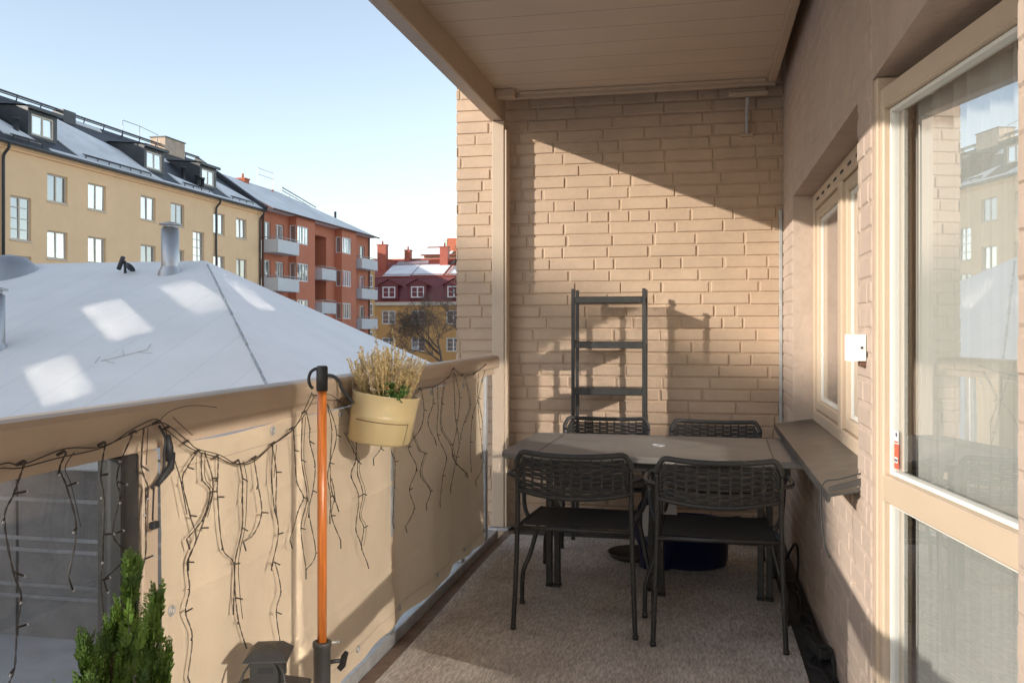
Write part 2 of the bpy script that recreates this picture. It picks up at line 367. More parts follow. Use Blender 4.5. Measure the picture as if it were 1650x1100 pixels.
fo = fr.build('window', M['frame'], hw)
MB().quad((XW+d+.03, a0+.03, z0+.03), (XW+d+.03, a1-.03, z0+.03), (XW+d+.03, a1-.03, z1-.03), (XW+d+.03, a0+.03, z1-.03)).build('pane', M['glass_win'], fo)
# kitchen_window beside the table: outer frame, mullion, two sashes with white inner beads, panes, zinc sill
a0, a1, z0, z1 = WIN; xf = XW+.10
fr = MB()
fr.box(xf, xf+.07, a0+.003, a0+.07, z0+.003, z1-.003, .004); fr.box(xf, xf+.07, a1-.07, a1-.003, z0+.003, z1-.003, .004)
fr.box(xf, xf+.07, a0+.071, a1-.071, z0+.003, z0+.07, .004); fr.box(xf, xf+.07, a0+.071, a1-.071, z1-.085, z1-.003, .004)
fr.box(xf-.003, xf+.067, 4.03, 4.13, z0+.071, z1-.086, .004)
win = fr.build('window', M['frame'], hw)
slots = MB()
for k in range(9):
    y = a0+.22+k*.2; slots.box(xf-.004, xf+.001, y-.035, y+.035, z1-.055, z1-.043, .002)
slots.build('vent_slot', M['rubber'], win)
for (p, q) in ((a0+.07, 4.03), (4.13, a1-.07)):
    sa = MB(); e = .05
    sa.box(xf+.012, xf+.06, p+.003, p+e, z0+.073, z1-.088, .006); sa.box(xf+.012, xf+.06, q-e, q-.003, z0+.073, z1-.088, .006)
    sa.box(xf+.012, xf+.06, p+e+.001, q-e-.001, z0+.073, z0+.073+e, .006); sa.box(xf+.012, xf+.06, p+e+.001, q-e-.001, z1-.088-e, z1-.088, .006)
    sa.build('sash', M['frame'], win)
    bd = MB(); e2 = e+.02
    bd.box(xf+.03, xf+.055, p+e+.001, p+e2, z0+.125, z1-.14); bd.box(xf+.03, xf+.055, q-e2, q-e-.001, z0+.125, z1-.14); bd.box(xf+.03, xf+.055, p+e2, q-e2, z0+.125, z0+.145); bd.box(xf+.03, xf+.055, p+e2, q-e2, z1-.16, z1-.14)
    bd.build('bead', M['white_frame'], win)
    MB().quad((xf+.035, p+.045, z0+.11), (xf+.035, q-.045, z0+.11), (xf+.035, q-.045, z1-.13), (xf+.035, p+.045, z1-.13)).build('pane', M['glass_win'], win)
si = MB()
prof = [(xf+.01, .792), (XW-.10, .762), (XW-.104, .735), (XW-.095, .735), (XW-.092, .752), (XW+.0, .772), (xf+.01, .772)]
si.prism([(x, z) for x, z in prof], lambda u, v, w_: (u, w_, v), 2.935, 5.05)
si.prism([(XW-.10, .765), (XW-.004, .792), (XW-.004, .815), (XW-.10, .785)], lambda u, v, w_: (u, w_, v), 2.93, 2.934)
si.build('sill', M['zinc'], win)
# door: fixed frame at the far jamb, then a leaf standing slightly open
df = MB(); df.box(XW+.004, XW+.10, 2.722, 2.763, .0, 2.002, .004); df.box(XW+.05, XW+.16, 1.545, 2.721, .002, .05, .004); df.build('door_frame', M['frame'], hw)
leaf = bpy.data.objects.new('door', None)
ANG = math.radians(9.1); hinge = Vector((XW+.012, 2.720, 0)); t = Vector((math.sin(ANG), -math.cos(ANG), 0)); nrm = Vector((math.cos(ANG), math.sin(ANG), 0))
DL = lambda u, v, w: tuple(hinge + t*u + nrm*w + Vector((0,0,v)))
def dbox(mb, u0, u1, v0, v1, w0, w1, c=.004):
    Mx = Matrix((t, nrm, Vector((0,0,1)))).transposed().to_4x4(); Mx.translation = Vector(DL((u0+u1)/2, (v0+v1)/2, (w0+w1)/2)); mb.obox(Mx, u1-u0, w1-w0, v1-v0, c)
DW = 1.13; ZM0, ZM1 = .79, .865
lf = MB()
dbox(lf, 0, .026, .06, 1.965, 0, .065); dbox(lf, DW-.07, DW, .06, 1.965, 0, .065); dbox(lf, .027, DW-.071, .06, .16, 0, .065); dbox(lf, .027, DW-.071, ZM0, ZM1, -.002, .063); dbox(lf, .027, DW-.071, 1.905, 1.965, 0, .065)
door = lf.build('door', M['frame'], hw)
bd = MB()
for (v0, v1) in ((.161, ZM0-.001), (ZM1+.001, 1.904)):
    dbox(bd, .027, .034, v0, v1, .018, .05, .002); dbox(bd, DW-.084, DW-.0715, v0, v1, .018, .05, .002); dbox(bd, .0345, DW-.0845, v0, v0+.012, .018, .05, .002); dbox(bd, .0345, DW-.0845, v1-.012, v1, .018, .05, .002)
bd.build('glazing_bead', M['white_frame'], door)
sp = MB()
for (v0, v1) in ((.161, ZM0-.001), (ZM1+.001, 1.904)): dbox(sp, .052, .074, v0+.013, v1-.013, .040, .052, .002)
sp.build('gasket_strip', M['white_frame'], door)
for (v0, v1) in ((.155, ZM0+.01), (ZM1-.01, 1.91)):
    MB().quad(DL(.024, v0, .030), DL(DW-.07, v0, .030), DL(DW-.07, v1, .030), DL(.024, v1, .030)).build('pane', M['glass'], door)
st = MB(); st.quad(DL(0.036, .885, .0275), DL(0.068, .885, .0275), DL(0.068, .955, .0275), DL(0.036, .955, .0275)); sticker = st.build('sticker', M['red'], door)
sticker['label'] = 'orange red security sticker with white top on the door glass'
st = MB(); st.quad(DL(0.036, .9555, .0275), DL(0.068, .9555, .0275), DL(0.068, .992, .0275), DL(0.036, .992, .0275)); st.quad(DL(0.040, .902, .0265), DL(0.065, .902, .0265), DL(0.065, .918, .0265), DL(0.040, .918, .0265)); st.build('sticker', M['paper'], door)
st = MB(); st.poly([DL(.0485+x*.011, .972+y*.013, .0262) for x, y in ((0,.5),(.7,.2),(1,.9),(.55,1.05),(.5,1.4),(.0,1.0))])
for k in range(5): st.quad(DL(.042+k*.0045, .906, .0258), DL(.0445+k*.0045, .906, .0258), DL(.0445+k*.0045, .913, .0258), DL(.042+k*.0045, .913, .0258))
st.build('sticker_print', M['navy'], door)
st = MB(); st.quad(DL(0.039, .9585, .0263), DL(0.065, .9585, .0263), DL(0.065, .963, .0263), DL(0.039, .963, .0263)); st.build('sticker_print', M['red'], door)
hd = MB(); hd.tube(spline([DL(DW-.04, 1.02, .066), DL(DW-.04, 1.02, .105), DL(DW-.06, 1.02, .112), DL(DW-.16, 1.02, .112)], 5), .009, 10); dbox(hd, DW-.055, DW-.025, .93, 1.10, .0655, .075, .003); hd.build('handle', M['galv'], door)
# white movement sensor on the strip of wall
se = thing('motion_sensor', 'small white rounded sensor box on the wall between window and door', 'sensor', (XW, 2.87, 1.22))
sb = MB()
prof = [(0,-.036),(.028,-.036),(.045,-.032),(.055,-.02),(.058,0),(.055,.02),(.045,.032),(.028,.036),(0,.036)]
sb.prism(prof, lambda u, v, w_: (XW-.006-u*.95, 2.868+v, w_), 1.182, 1.262); o = sb.build('housing', M['white'], se)
bm_ = o.modifiers.new('bevel', 'BEVEL'); bm_.width = .006; bm_.segments = 3
k = MB(); k.cyl((XW-.018, 2.829, 1.222), (XW-.018, 2.833, 1.222), .004, 10); k.build('button', M['rubber'], se)
k = MB(); k.box(XW-.022, XW-.002, 2.84, 2.875, 1.165, 1.181, .002); k.build('bracket', M['orange_dark'], se)
# corner sealing strip
cs = MB(); cs.box(XW-.026, XW-.006, YB-.024, YB-.011, 0.02, 2.0, .003); tag(cs.build('corner_strip', M['galv']), 'pale grey metal strip running up the corner of the two walls', 'strip')

# room behind the glass
rm = thing('room', 'dim room seen through the glass door and the window', 'room', (2.5, 3, 0))
w = MB(); w.box(3.2, 3.3, -2.0, 7.0, 0, 2.6); w.box(.74, 3.2, 6.9, 7.0, 0, 2.6); w.box(.74, 3.2, -2.1, -2.0, 0, 2.6); w.box(.74, 3.3, -2, 6.9, 2.6, 2.7); w.box(.74, .76, 2.775, 2.98, 0, 2.6); w.build('room_shell', M['room'], rm)
w = MB(); w.box(.74, 3.2, -2, 6.9, -.1, -.02); w.build('room_floor', M['roomfloor'], rm)
w = MB(); w.box(.76, 1.2, 4.9, 5.0, 0, 2.6); w.build('room_partition', M['white_frame'], rm)
def drape(x, y0, y1, z0_, z1_, m, name, label, waves, amp=.03):
    mb = MB(); n = waves*8
    for i in range(n):
        ya, yb = y0+(y1-y0)*i/n, y0+(y1-y0)*(i+1)/n
        xa, xb = x+amp*math.sin(i/8*2*PI)+.01*math.sin(i*.37), x+amp*math.sin((i+1)/8*2*PI)+.01*math.sin((i+1)*.37)
        mb.quad((xa, ya, z0_), (xb, yb, z0_), (xb, yb, z1_), (xa, ya, z1_), True)
    return tag(mb.build(name, m), label, 'curtain')
cu = MB(); n = 150
def drp(i, v):
    q = i/n; f_ = q*11*2*PI; return DL(.012+1.13*q, v, .092+.016*math.sin(f_)+.006*math.sin(f_*2.3+1)+.004*math.sin(i*.21))
for i in range(n):
    cu.quad(drp(i, .015), drp(i+1, .015), drp(i+1, 2.3), drp(i, 2.3), True)
tag(cu.build('curtain', M['curtain']), 'pale pleated curtain hanging inside close behind the glass door', 'curtain')
drape(.80, 3.08, 4.98, .80, 2.35, M['curtain'], 'curtain', 'pale curtain inside the smaller window beside the shelf wall', 14, .018)

# ------------------------------------------------------------------ ceiling
ZC = 2.745
ce = thing('balcony_ceiling', 'brown boarded underside of the balcony above with a beam along its edge', 'ceiling', (-.4, 2, ZC))
w = MB(); w.box(-1.235, XW-.06, -2.3, 5.42, ZC, ZC+.16); w.build('boards', M['ceil'], ce)
w = MB(); w.box(-1.32, XW-.002, -2.32, YB-.012, ZC+.23, ZC+.36); w.build('balcony_slab', M['beige'], ce)
w = MB(); w.box(-1.318, -1.236, -2.3, 5.605, 2.60, ZC+.22, .006); w.build('edge_beam', M['beige'], ce)
w = MB(); w.box(-1.235, XW-.061, 5.421, 5.455, ZC-.035, ZC+.12, .004); w.box(-1.10, XW-.12, 5.38, 5.42, ZC-.016, ZC-.001, .003); w.build('back_trim', M['beige'], ce)
w = MB(); w.box(XW-.105, XW-.062, -2.3, 5.379, ZC-.028, ZC-.001, .004); w.build('side_trim', M['beige'], ce)
w = MB(); w.box(-1.235, -1.12, 5.30, 5.379, ZC-.05, ZC-.001, .003); w.build('corner_bracket', M['beige'], ce)
w = MB()
for y in (5.33, 5.40): w.lathe(0, 0, [(0,0),(.006,0),(.007,.004),(0,.004)], 8, Matrix.Translation((-1.235, y, 2.70)) @ Matrix.Rotation(PI/2, 4, 'Y'))
w.build('bolt_heads', M['galv'], ce)
po = thing('balcony_post', 'tall beige square post carrying the balcony above at the end of the railing', 'post', (-1.23, 5.41, 0))
w = MB(); w.box(-1.303, -1.222, 5.50, 5.60, .02, 2.599, .005); w.build('shaft', M['beige'], po)
w = MB(); w.box(-1.221, -1.207, 5.506, 5.598, .02, 2.54, .003); w.build('rear_profile', M['frame'], po)
w = MB(); w.box(-1.32, -1.19, 5.47, 5.62, .004, .019, .003); w.build('foot_plate', M['galv'], po)
# conduit bracket high in the corner
cb = thing('awning_bracket', 'painted metal bracket and tube high on the end wall under the ceiling', 'bracket', (.27, 5.6, 2.48))
w = MB(); w.bar((.16, 5.46, 2.672), (.385, 5.46, 2.672), .045, .022, (0,0,1), .003); w.bar((.165, 5.475, 2.697), (.37, 5.475, 2.697), .03, .012, (0,0,1), .002); w.build('plate', M['beige'], cb)
w = MB(); w.tube(spline([(.27, 5.47, 2.66), (.27, 5.52, 2.62), (.27, 5.56, 2.58), (.272, 5.60, 2.5), (.272, 5.62, 2.475)], 5), .011, 10); w.build('tube', M['galv'], cb)
w = MB(); w.box(.235, .31, 5.615, 5.64, 2.455, 2.475, .002); w.build('base', M['beige'], cb)

# ------------------------------------------------------------------ railing
ra = thing('balcony_railing', 'beige metal balcony railing with a wide top rail and glass panel', 'railing', (-1.25, 1.5, 0))
prof = [(-1.290,1.040),(-1.290,1.098),(-1.283,1.110),(-1.268,1.115),(-1.232,1.115),(-1.217,1.110),(-1.210,1.098),(-1.210,1.048),(-1.214,1.040)]
w = MB(); w.prism(prof, lambda u, v, y: (u, y, v), -2.2, 5.31); w.build('top_rail', M['beige'], ra)
w = MB(); w.prism([(-1.275,1.004),(-1.275,1.039),(-1.228,1.039),(-1.228,1.004)], lambda u, v, y: (u, y, v), -2.2, 5.25); w.build('under_rail', M['beige'], ra)
for y0, y1 in ((1.70, 1.762),): MB().box(-1.285, -1.222, y0, y1, .05, 1.003, .004).build('edge_post', M['dark_metal'], ra)
MB().box(-1.283, -1.215, 1.765, 1.822, .05, 1.003, .004).build('post', M['beige'], ra)
MB().box(-1.283, -1.225, 5.02, 5.07, .05, 1.003, .004).build('post', M['galv'], ra)
MB().box(-1.283, -1.225, 3.40, 3.45, .05, 1.003, .004).build('post', M['galv'], ra)
MB().box(-1.255, -1.247, -2.2, 1.695, .10, 1.003).build('glass_panel', M['railglass'], ra)
MB().box(-1.255, -1.247, 1.83, 3.395, .10, 1.0).build('glass_panel', M['railglass'], ra)
MB().box(-1.255, -1.247, 3.455, 5.015, .10, 1.0).build('glass_panel', M['railglass'], ra)
w = MB(); w.box(-1.300, -1.216, -2.2, 5.30, -.02, .048, .004); w.build('bottom_channel', M['galv'], ra)
for y in (2.75, 3.42, 4.02, 4.55, 5.04):
    w = MB(); w.box(-1.288, -1.232, y-.03, y+.03, .049, .075, .004); w.box(-1.272, -1.256, y-.01, y+.01, .0755, .12, .002); w.build('glass_clamp', M['galv'], ra)

# ------------------------------------------------------------------ privacy screen
XC = -1.217
def cx(y, z):
    a = .0042*math.sin(y*9.1+1.0)+.003*math.sin(y*21+z*2)+.0025*math.sin(y*5-z*3.1)
    far = max(0, min(1, (y-2.95)/.5))
    a += far*(.012*math.sin(y*8.3+z*2.6)+.007*math.sin(y*17-z*4.0))*(1-.45*z)
    for (z0_, sl_, am) in ((.62,.010,.0022),(.36,-.014,.0020),(.80,.004,.0014)):
        a += am*math.exp(-((z-z0_-sl_*y)/.012)**2)
    return XC + a
ps = thing('privacy_screen', 'beige fabric privacy screen laced to the inside of the railing', 'screen', (XC, 3.3, .08))
w = MB(); ny, nz_ = 150, 84; y0, y1 = 1.835, 4.955
def cpt(i, j):
    y = y0+(y1-y0)*i/ny; z = .072+.938*j/nz_
    if j == 0: z += .006*math.sin(y*6)
    if j == nz_: z -= .008*abs(math.sin((y-1.85)*PI/.62))
    return (cx(y, z), y, z)
for i in range(ny):
    for j in range(nz_): w.quad(cpt(i,j), cpt(i+1,j), cpt(i+1,j+1), cpt(i,j+1), True)
scr = w.build('fabric', M['fabric'], ps)
# hems
for (za, zb, off) in ((.948, .951, .0022), (.132, .135, .0022)):
    w = MB()
    for i in range(ny):
        ya, yb = y0+(y1-y0)*i/ny, y0+(y1-y0)*(i+1)/ny
        w.quad((cx(ya, za)+off, ya, za), (cx(yb, za)+off, yb, za), (cx(yb, zb)+off, yb, zb), (cx(ya, zb)+off, ya, zb), True)
    w.build('hem_stitching', M['beige'], ps)
for (y, z) in [(1.875, .985), (2.37, .985), (2.87, .985), (3.45, .982), (3.95, .985), (4.45, .985), (4.91, .985), (1.87, .62), (1.868, .115), (2.42, .135), (3.02, .125), (3.5, .125), (4.0, .125), (4.5, .125), (4.91, .13), (4.915, .55)]:
    w = MB(); x = cx(y, z)+.003; w.tube([(x, y+.010*math.cos(a*PI/8), z+.010*math.sin(a*PI/8)) for a in range(16)], .0035, 6, closed=True); w.build('eyelet', M['galv'], ps)

# ------------------------------------------------------------------ icicle lights
il = thing('icicle_lights', 'dark wired icicle light string hanging in swags along the railing', 'string lights', (-1.19, 3, .9))
XS = -1.194
th = math.atan(305/1432); ct, sn = math.cos(th), math.sin(th)
def on(px, py, X=XS):      # reading of the photograph: a point on the plane of the screen
    a = (px-825)/1432; b_ = -(py-529)/1432; d = (a*ct-sn, a*sn+ct, b_); q = X/d[0]; return (q*d[1], 1.28+q*d[2])
def YZ(pts): return [on(*p) for p in pts]
main = YZ([(-60,768),(0,752),(35,746),(100,730),(165,715),(215,697),(252,681),(268,690),(300,712),(318,727),(348,736),(382,743),(410,737),(440,714),(470,690),(490,664),(503,636)])
main2 = YZ([(503,636),(530,640),(552,650),(590,690),(640,655),(676,626),(700,623),(722,608),(731,594),(745,604),(764,603),(782,588)])
mw = MB()
for rep in range(2):
    for m_ in (main, main2):
        pts = [(XS+R.uniform(-.003,.003)+.0035*rep, y+R.uniform(-.008,.008), z+R.uniform(-.009,.009)) for (y, z) in m_]; mw.tube(spline(pts, 6), .0014, 5)
for (y, z) in main[2:16]+main2[5:]: mw.tube([(XS-.002, y-.012, z-.002), (XS+.004, y, z+.004), (XS-.002, y+.012, z)], .003, 6)
mw.build('main_wire', M['wire'], il)
strands = [
 [(36,747),(15,795),(8,835),(18,920),(27,960),(28,1010),(20,1075),(2,1110)], [(100,730),(93,755),(108,783),(116,850),(107,930)], [(163,715),(163,765),(165,800),(160,860),(166,905),(160,935),(160,985)],
 [(210,700),(195,745),(182,775),(190,800),(183,860),(196,895),(163,934)], [(232,690),(226,750),(232,782)], [(236,785),(229,830),(230,900),(215,940)],
 [(316,728),(296,752),(294,775),(305,830),(310,868),(302,905),(304,948),(293,985),(310,1025),(301,1090)], [(320,728),(322,770),(340,792),(322,835),(297,868)], [(324,728),(342,770),(340,800),(318,850),(304,900)],
 [(348,736),(352,770),(346,800),(355,882),(378,908),(372,972)], [(385,743),(390,770),(385,800),(390,850),(378,905),(374,962),(384,1000),(392,1030)], [(410,737),(412,780),(418,825),(410,860),(388,872)],
 [(438,716),(440,760),(444,815),(448,860),(432,915),(442,905),(452,950),(440,985),(452,1040)], [(436,717),(434,770),(443,820)], [(468,692),(474,725),(478,775),(484,800),(480,822),(467,870)],
 [(490,664),(500,690),(496,710),(504,750),(505,790),(495,825),(505,890),(494,918)], [(486,672),(486,740),(490,800),(484,850),(493,915)], [(525,640),(532,690),(528,745),(535,790),(540,812)], [(528,650),(538,700),(527,760),(533,800),(527,830)],
 [(553,697),(566,725),(577,743),(574,763),(581,795),(580,830),(584,850),(579,880),(592,905)], [(570,700),(572,740),(566,765),(574,800),(572,850),(580,870)], [(530,770),(540,800),(532,830),(545,870)],
 [(612,706),(614,722),(598,738)], [(628,707),(630,730),(633,743),(636,785),(631,841)], [(679,625),(680,660),(676,690),(659,720),(668,753),(658,789),(668,818),(650,848)], [(660,690),(672,725),(684,731),(676,763),(690,790),(687,812)],
 [(694,624),(696,650),(690,680),(698,708)], [(702,622),(706,660),(704,700),(716,735),(714,765),(708,808)], [(714,615),(712,650),(708,690),(724,716),(735,745),(750,762)], [(731,600),(732,650),(731,675),(740,713),(735,736),(723,785)], [(733,600),(738,640),(734,690),(730,735),(748,760)],
 [(748,606),(754,650),(748,680),(742,700)], [(764,604),(768,640),(762,670),(756,712),(757,752)], [(768,602),(770,650),(773,690),(776,743),(766,776)], [(779,596),(772,640),(775,680),(774,722)],
]
for si_, sd in enumerate(strands):
    w = MB(); pts = [(XS+.004+.006*math.sin(i*2.1+si_), y, z) for i, (y, z) in enumerate(YZ(sd))]; sp_ = spline(pts, 7)
    for ph in (0, PI):
        tw = [(p.x+.0011*math.cos(ph+i*1.1), p.y+.0014*math.sin(ph+i*1.1), p.z) for i, p in enumerate(sp_)]; w.tube(tw, .00088, 4)
    if si_ % 3 == 1: w.tube(spline([(p[0]+.002, p[1]+R.uniform(.008,.02), p[2]) for p in pts[:-1]], 5), .0009, 4)
    tips = []
    for i, p in enumerate(pts[1:], 1):
        sgn = 1 if (i+si_) % 2 else -1; q = Vector(p)+Vector((.008, sgn*R.uniform(.012,.022), R.uniform(-.012,.006)))
        if i == len(pts)-1: q = Vector(p)+Vector((.004, sgn*.008, -.026))
        w.tube([p, q], .0020, 6); tips.append(q)
    so = w.build('light_strand', M['wire'], il)
    if si_ < 6:
        for q in tips: MB().tube([q, q+Vector((.002, .003, -.001))], .0026, 6).build('bulb', M['bulb'], so)
w = MB()
k = lambda px, py, dx=.0: (XS+dx, *on(px, py))
w.tube([k(262,700,.012), k(263,722,.016), k(264,742,.014)], [.007,.009,.008], 8); w.tube([k(266,728,.02), k(262,752,.02), k(252,766,.018), k(244,782,.014)], [.006,.009,.008,.004], 8)
w.tube(spline([k(256,685), k(260,705,.01), k(258,730,.01), k(255,760,.012), k(238,785,.01)], 5), .003, 6); w.tube([k(240,784,.012), k(238,838,.012)], .002, 6)
Mx = Matrix.Translation(k(241,845,.012)); w.obox(Mx, .014, .022, .016, .002); w.build('connector_plug', M['rubber'], il)
w = MB(); w.tube(spline([k(254,681), k(275,662), k(310,653), k(350,656)], 6), .0009, 5); w.tube([k(262,690,.006), k(278,770,.02), k(289,828,.02)], .0012, 5); w.tube([k(276,672,.004), k(304,701,.01)], .0009, 5); w.build('cable_tie', M['rubber'], il)

# ------------------------------------------------------------------ wooden pole in stand
pp = thing('wooden_pole', 'orange varnished wooden pole with black hook standing in a black socket by the screen', 'pole', (-1.073, 2.40, 0))
w = MB(); w.tube([(-1.073, 2.40, .28), (-1.073, 2.40, 1.125)], .0135, 20); w.build('shaft', M['wood'], pp)
w = MB(); w.lathe(-1.073, 2.40, [(0,1.172),(.013,1.172),(.0165,1.168),(.0165,1.10),(.0145,1.099)], 20); w.tube(spline([(-1.086,2.39,1.165),(-1.100,2.384,1.155),(-1.105,2.38,1.135),(-1.101,2.382,1.115),(-1.094,2.385,1.107)], 5), .0045, 8); w.build('hook_cap', M['rubber'], pp)
w = MB(); w.lathe(-1.073, 2.40, [(.0165,.36),(.0165,.376),(.026,.376),(.027,.372),(.027,.362),(.0245,.358),(.0245,.03),(.03,.02)], 24); w.build('socket', M['dark_metal'], pp)
w = MB(); w.tube([(-1.055,2.415,.367),(-1.035,2.43,.367)], .003, 8); w.lathe(0,0,[(0,.0),(.006,.001),(.006,.006),(0,.008)],10,Matrix.Translation((-1.035,2.43,.364))); w.build('pin', M['galv'], pp)
w = MB(); w.tube([(-1.05,2.41,.315),(-1.02,2.43,.315)], .006, 10); w.tube([(-1.03,2.42,.290),(-1.022,2.428,.30),(-1.018,2.432,.325),(-1.012,2.438,.338)], [.008,.010,.010,.006], 10); w.build('clamp_knob', M['dark_metal'], pp)
w = MB(); w.lathe(-1.073, 2.40, [(0,.03),(.10,.028),(.125,.02),(.13,.006),(0,.006)], 28); w.build('base_plate', M['dark_metal'], pp)

# ------------------------------------------------------------------ lantern
la = thing('lantern', 'dark grey metal lantern with ring handle standing against the screen', 'lantern', (-1.055, 2.06, .006))
lx, ly = -1.062, 2.055; H0 = .006
def lring(mb, prof):   # square section lathe rotated a little
    base = len(mb.v); an = [PI/4+math.radians(17)+k*PI/2 for k in range(4)]
    for (r, z) in prof:
        for a in an: mb.v.append((lx+r*1.4142*math.cos(a), ly+r*1.4142*math.sin(a), H0+z))
    for i in range(len(prof)-1):
        for k in range(4): mb.f.append((base+i*4+k, base+i*4+(k+1) % 4, base+(i+1)*4+(k+1) % 4, base+(i+1)*4+k)); mb.sm.append(False)
w = MB(); lring(w, [(.0,.385),(.085,.335),(.088,.330),(.086,.328),(.0,.345)]); lring(w, [(.036,.372),(.036,.425)]); w.build('roof', M['dark_metal'], la)
w = MB(); lring(w, [(0,.452),(.030,.448),(.050,.428),(.051,.425),(.0,.430)]); w.build('cap', M['dark_metal'], la)
w = MB(); an = math.radians(17)
for k in range(4):
    a = an+k*PI/2; p = Vector((lx+.0365*math.cos(a), ly+.0365*math.sin(a), H0+.402)); Mx = Matrix.Translation(p) @ Matrix.Rotation(a, 4, 'Z'); w.obox(Mx, .002, .035, .012)
w.build('vent_slots', M['rubber'], la)
w = MB()
for k in range(4):
    a = PI/4+an+k*PI/2; p = (lx+.075*1.4142*math.cos(a), ly+.075*1.4142*math.sin(a)); w.bar((*p, H0+.02), (*p, H0+.33), .012, .012)
lring(w, [(0,.004),(.085,.0),(.085,.02),(.0,.025)]); lring(w, [(.0,.315),(.076,.315),(.076,.332)]); w.build('body_frame', M['dark_metal'], la)
w = MB(); lring(w, [(.072,.03),(.072,.31)]); w.build('glass', M['railglass'], la)
w = MB(); c_ = Vector((lx+.025, ly-.035, H0+.375)); 
w.tube([(lx+.055*math.cos(q)+.01, ly-.03-.02*(1-math.sin(q)), H0+.372+.058*math.sin(q)) for q in [i*2*PI/30 for i in range(30)]], .0028, 8, closed=True); w.build('ring_handle', M['dark_metal'], la)
w = MB(); w.lathe(lx, ly, [(0,H0+.15),(.03,H0+.15),(.032,H0+.03),(0,H0+.03)], 20); w.build('candle', M['white_frame'], la); la.scale = (1.07, 1.07, 1.07)

# ------------------------------------------------------------------ planter and heather
PT = Matrix.Translation((-1.085, 2.975, 0)) @ Matrix.Translation((0,0,1.05)) @ Matrix.Rotation(math.radians(9), 4, 'Y') @ Matrix.Rotation(math.radians(-3), 4, 'X')
pl = thing('flower_pot', 'beige oval plastic flower pot hung on the railing', 'flower pot', (-1.085, 2.975, .88))
A_, B_ = .112, .162
w = MB(); w.lathe(0,0,[(.0,-.168),(.90,-.168),(.925,-.160),(.955,-.085),(.965,-.080),(.965,-.074),(.952,-.070),(1.0,-.004),(1.01,0),(.985,.001),(.975,-.006),(.93,-.06)], 56, PT, A_, B_); w.build('body', M['pot'], pl)
w = MB()
for i in range(24):
    a = -2.0+i*.075; a2 = a+.075; r1, r2 = .958, .953
    w.quad(*[tuple(PT @ Vector((r*A_*math.cos(q)*1.004, r*B_*math.sin(q)*1.004, zz))) for (q, zz, r) in ((a,-.0915,.957),(a2,-.0915,.957),(a2,-.0885,.957),(a,-.0885,.957))])
a = -.22
w.quad(*[tuple(PT @ Vector((r*A_*math.cos(q)*1.006, r*B_*math.sin(q)*1.006, zz))) for (q, zz, r) in ((a-.05,-.163,.93),(a-.02,-.163,.93),(a+.035,-.088,.957),(a+.01,-.088,.957))])
w.build('groove', M['orange_dark'], pl)
for sgn in (-1, 1): MB().tube(spline([PT @ Vector((-.06, sgn*.15, -.04)), PT @ Vector((-.105, sgn*.155, .0)), Vector((-1.20, 2.975+sgn*.15, 1.10)), Vector((-1.225, 2.975+sgn*.15, 1.119)), Vector((-1.262, 2.975+sgn*.15, 1.119))], 5), .006, 8).build('hook', M['rubber'], pl)
w = MB(); n = 26
for i in range(n):
    a, a2 = 2*PI*i/n, 2*PI*(i+1)/n
    w.poly([tuple(PT @ Vector((r*A_*math.cos(q), r*B_*math.sin(q), zz))) for (r, q, zz) in ((.25,a,-.015),(.96,a,-.028),(.96,a2,-.028),(.25,a2,-.015))])
w.poly([tuple(PT @ Vector((.25*A_*math.cos(2*PI*i/n), .25*B_*math.sin(2*PI*i/n), -.015))) for i in range(n)]); w.build('soil', M['soil'], pl)
he = thing('heather_plant', 'dry golden heather with upright flower spikes growing in the hanging pot', 'plant', (-1.085, 2.975, 1.03))
fl, fg_, stm, grn = MB(), MB(), MB(), MB()
def floret(mb, p, d, r):
    d = d.normalized(); u = d.orthogonal().normalized(); v = d.cross(u); n = len(mb.v)
    a = R.uniform(0, PI)
    for (x, y, z) in ((0,0,-r),(r*.8,0,0),(-.4*r,.7*r,0),(-.4*r,-.7*r,0),(0,0,1.5*r)):
        x, y = x*math.cos(a)-y*math.sin(a), x*math.sin(a)+y*math.cos(a); mb.v.append(tuple(p+u*x+v*y+d*z))
    for q in ((0,2,1),(0,3,2),(0,1,3),(4,1,2),(4,2,3),(4,3,1)): mb.f.append(tuple(n+i for i in q)); mb.sm.append(False)
for s_ in range(250):
    a = R.uniform(0, 2*PI); rr = math.sqrt(R.random())*.8
    b0 = PT @ Vector((rr*A_*math.cos(a)*.9, rr*B_*math.sin(a)*.9, -.02)); out = Vector((math.cos(a)*rr*.50, math.sin(a)*rr*.95, 1)).normalized()
    Ln = R.uniform(.09, .185)*(1.05-.25*rr)
    if s_ < 6: out = Vector((R.uniform(-.2,.3), R.choice((-1,1))*R.uniform(.6,1.0), R.uniform(.35,.7))).normalized(); Ln = .20
    if s_ in (7, 8): out = Vector((-.1,-.35,1)).normalized(); Ln = .25
    bend = Vector((R.uniform(-.2,.2), R.uniform(-.2,.2), .25)); pts = []
    for i in range(8): q = i/7; pts.append(b0+out*Ln*q+bend*Ln*q*q*.35)
    stm.tube(pts, .0011, 3, cap=False)
    mb = fg_ if (a > 1.2 and a < 2.6 and rr > .3) or R.random() < .22 else fl
    for i in range(int(Ln*210)):
        q = R.uniform(.28, 1.0)**.85; k_ = min(6, int(q*7)); f_ = q*7-k_; c_ = pts[k_].lerp(pts[min(7,k_+1)], f_)
        dr = Vector((R.gauss(0,1), R.gauss(0,1), R.gauss(.5,.6))).normalized(); floret(mb, c_+dr*R.uniform(.0015,.0060)*(1.2-q*.6), dr+out*.6, R.uniform(.0022,.0040))
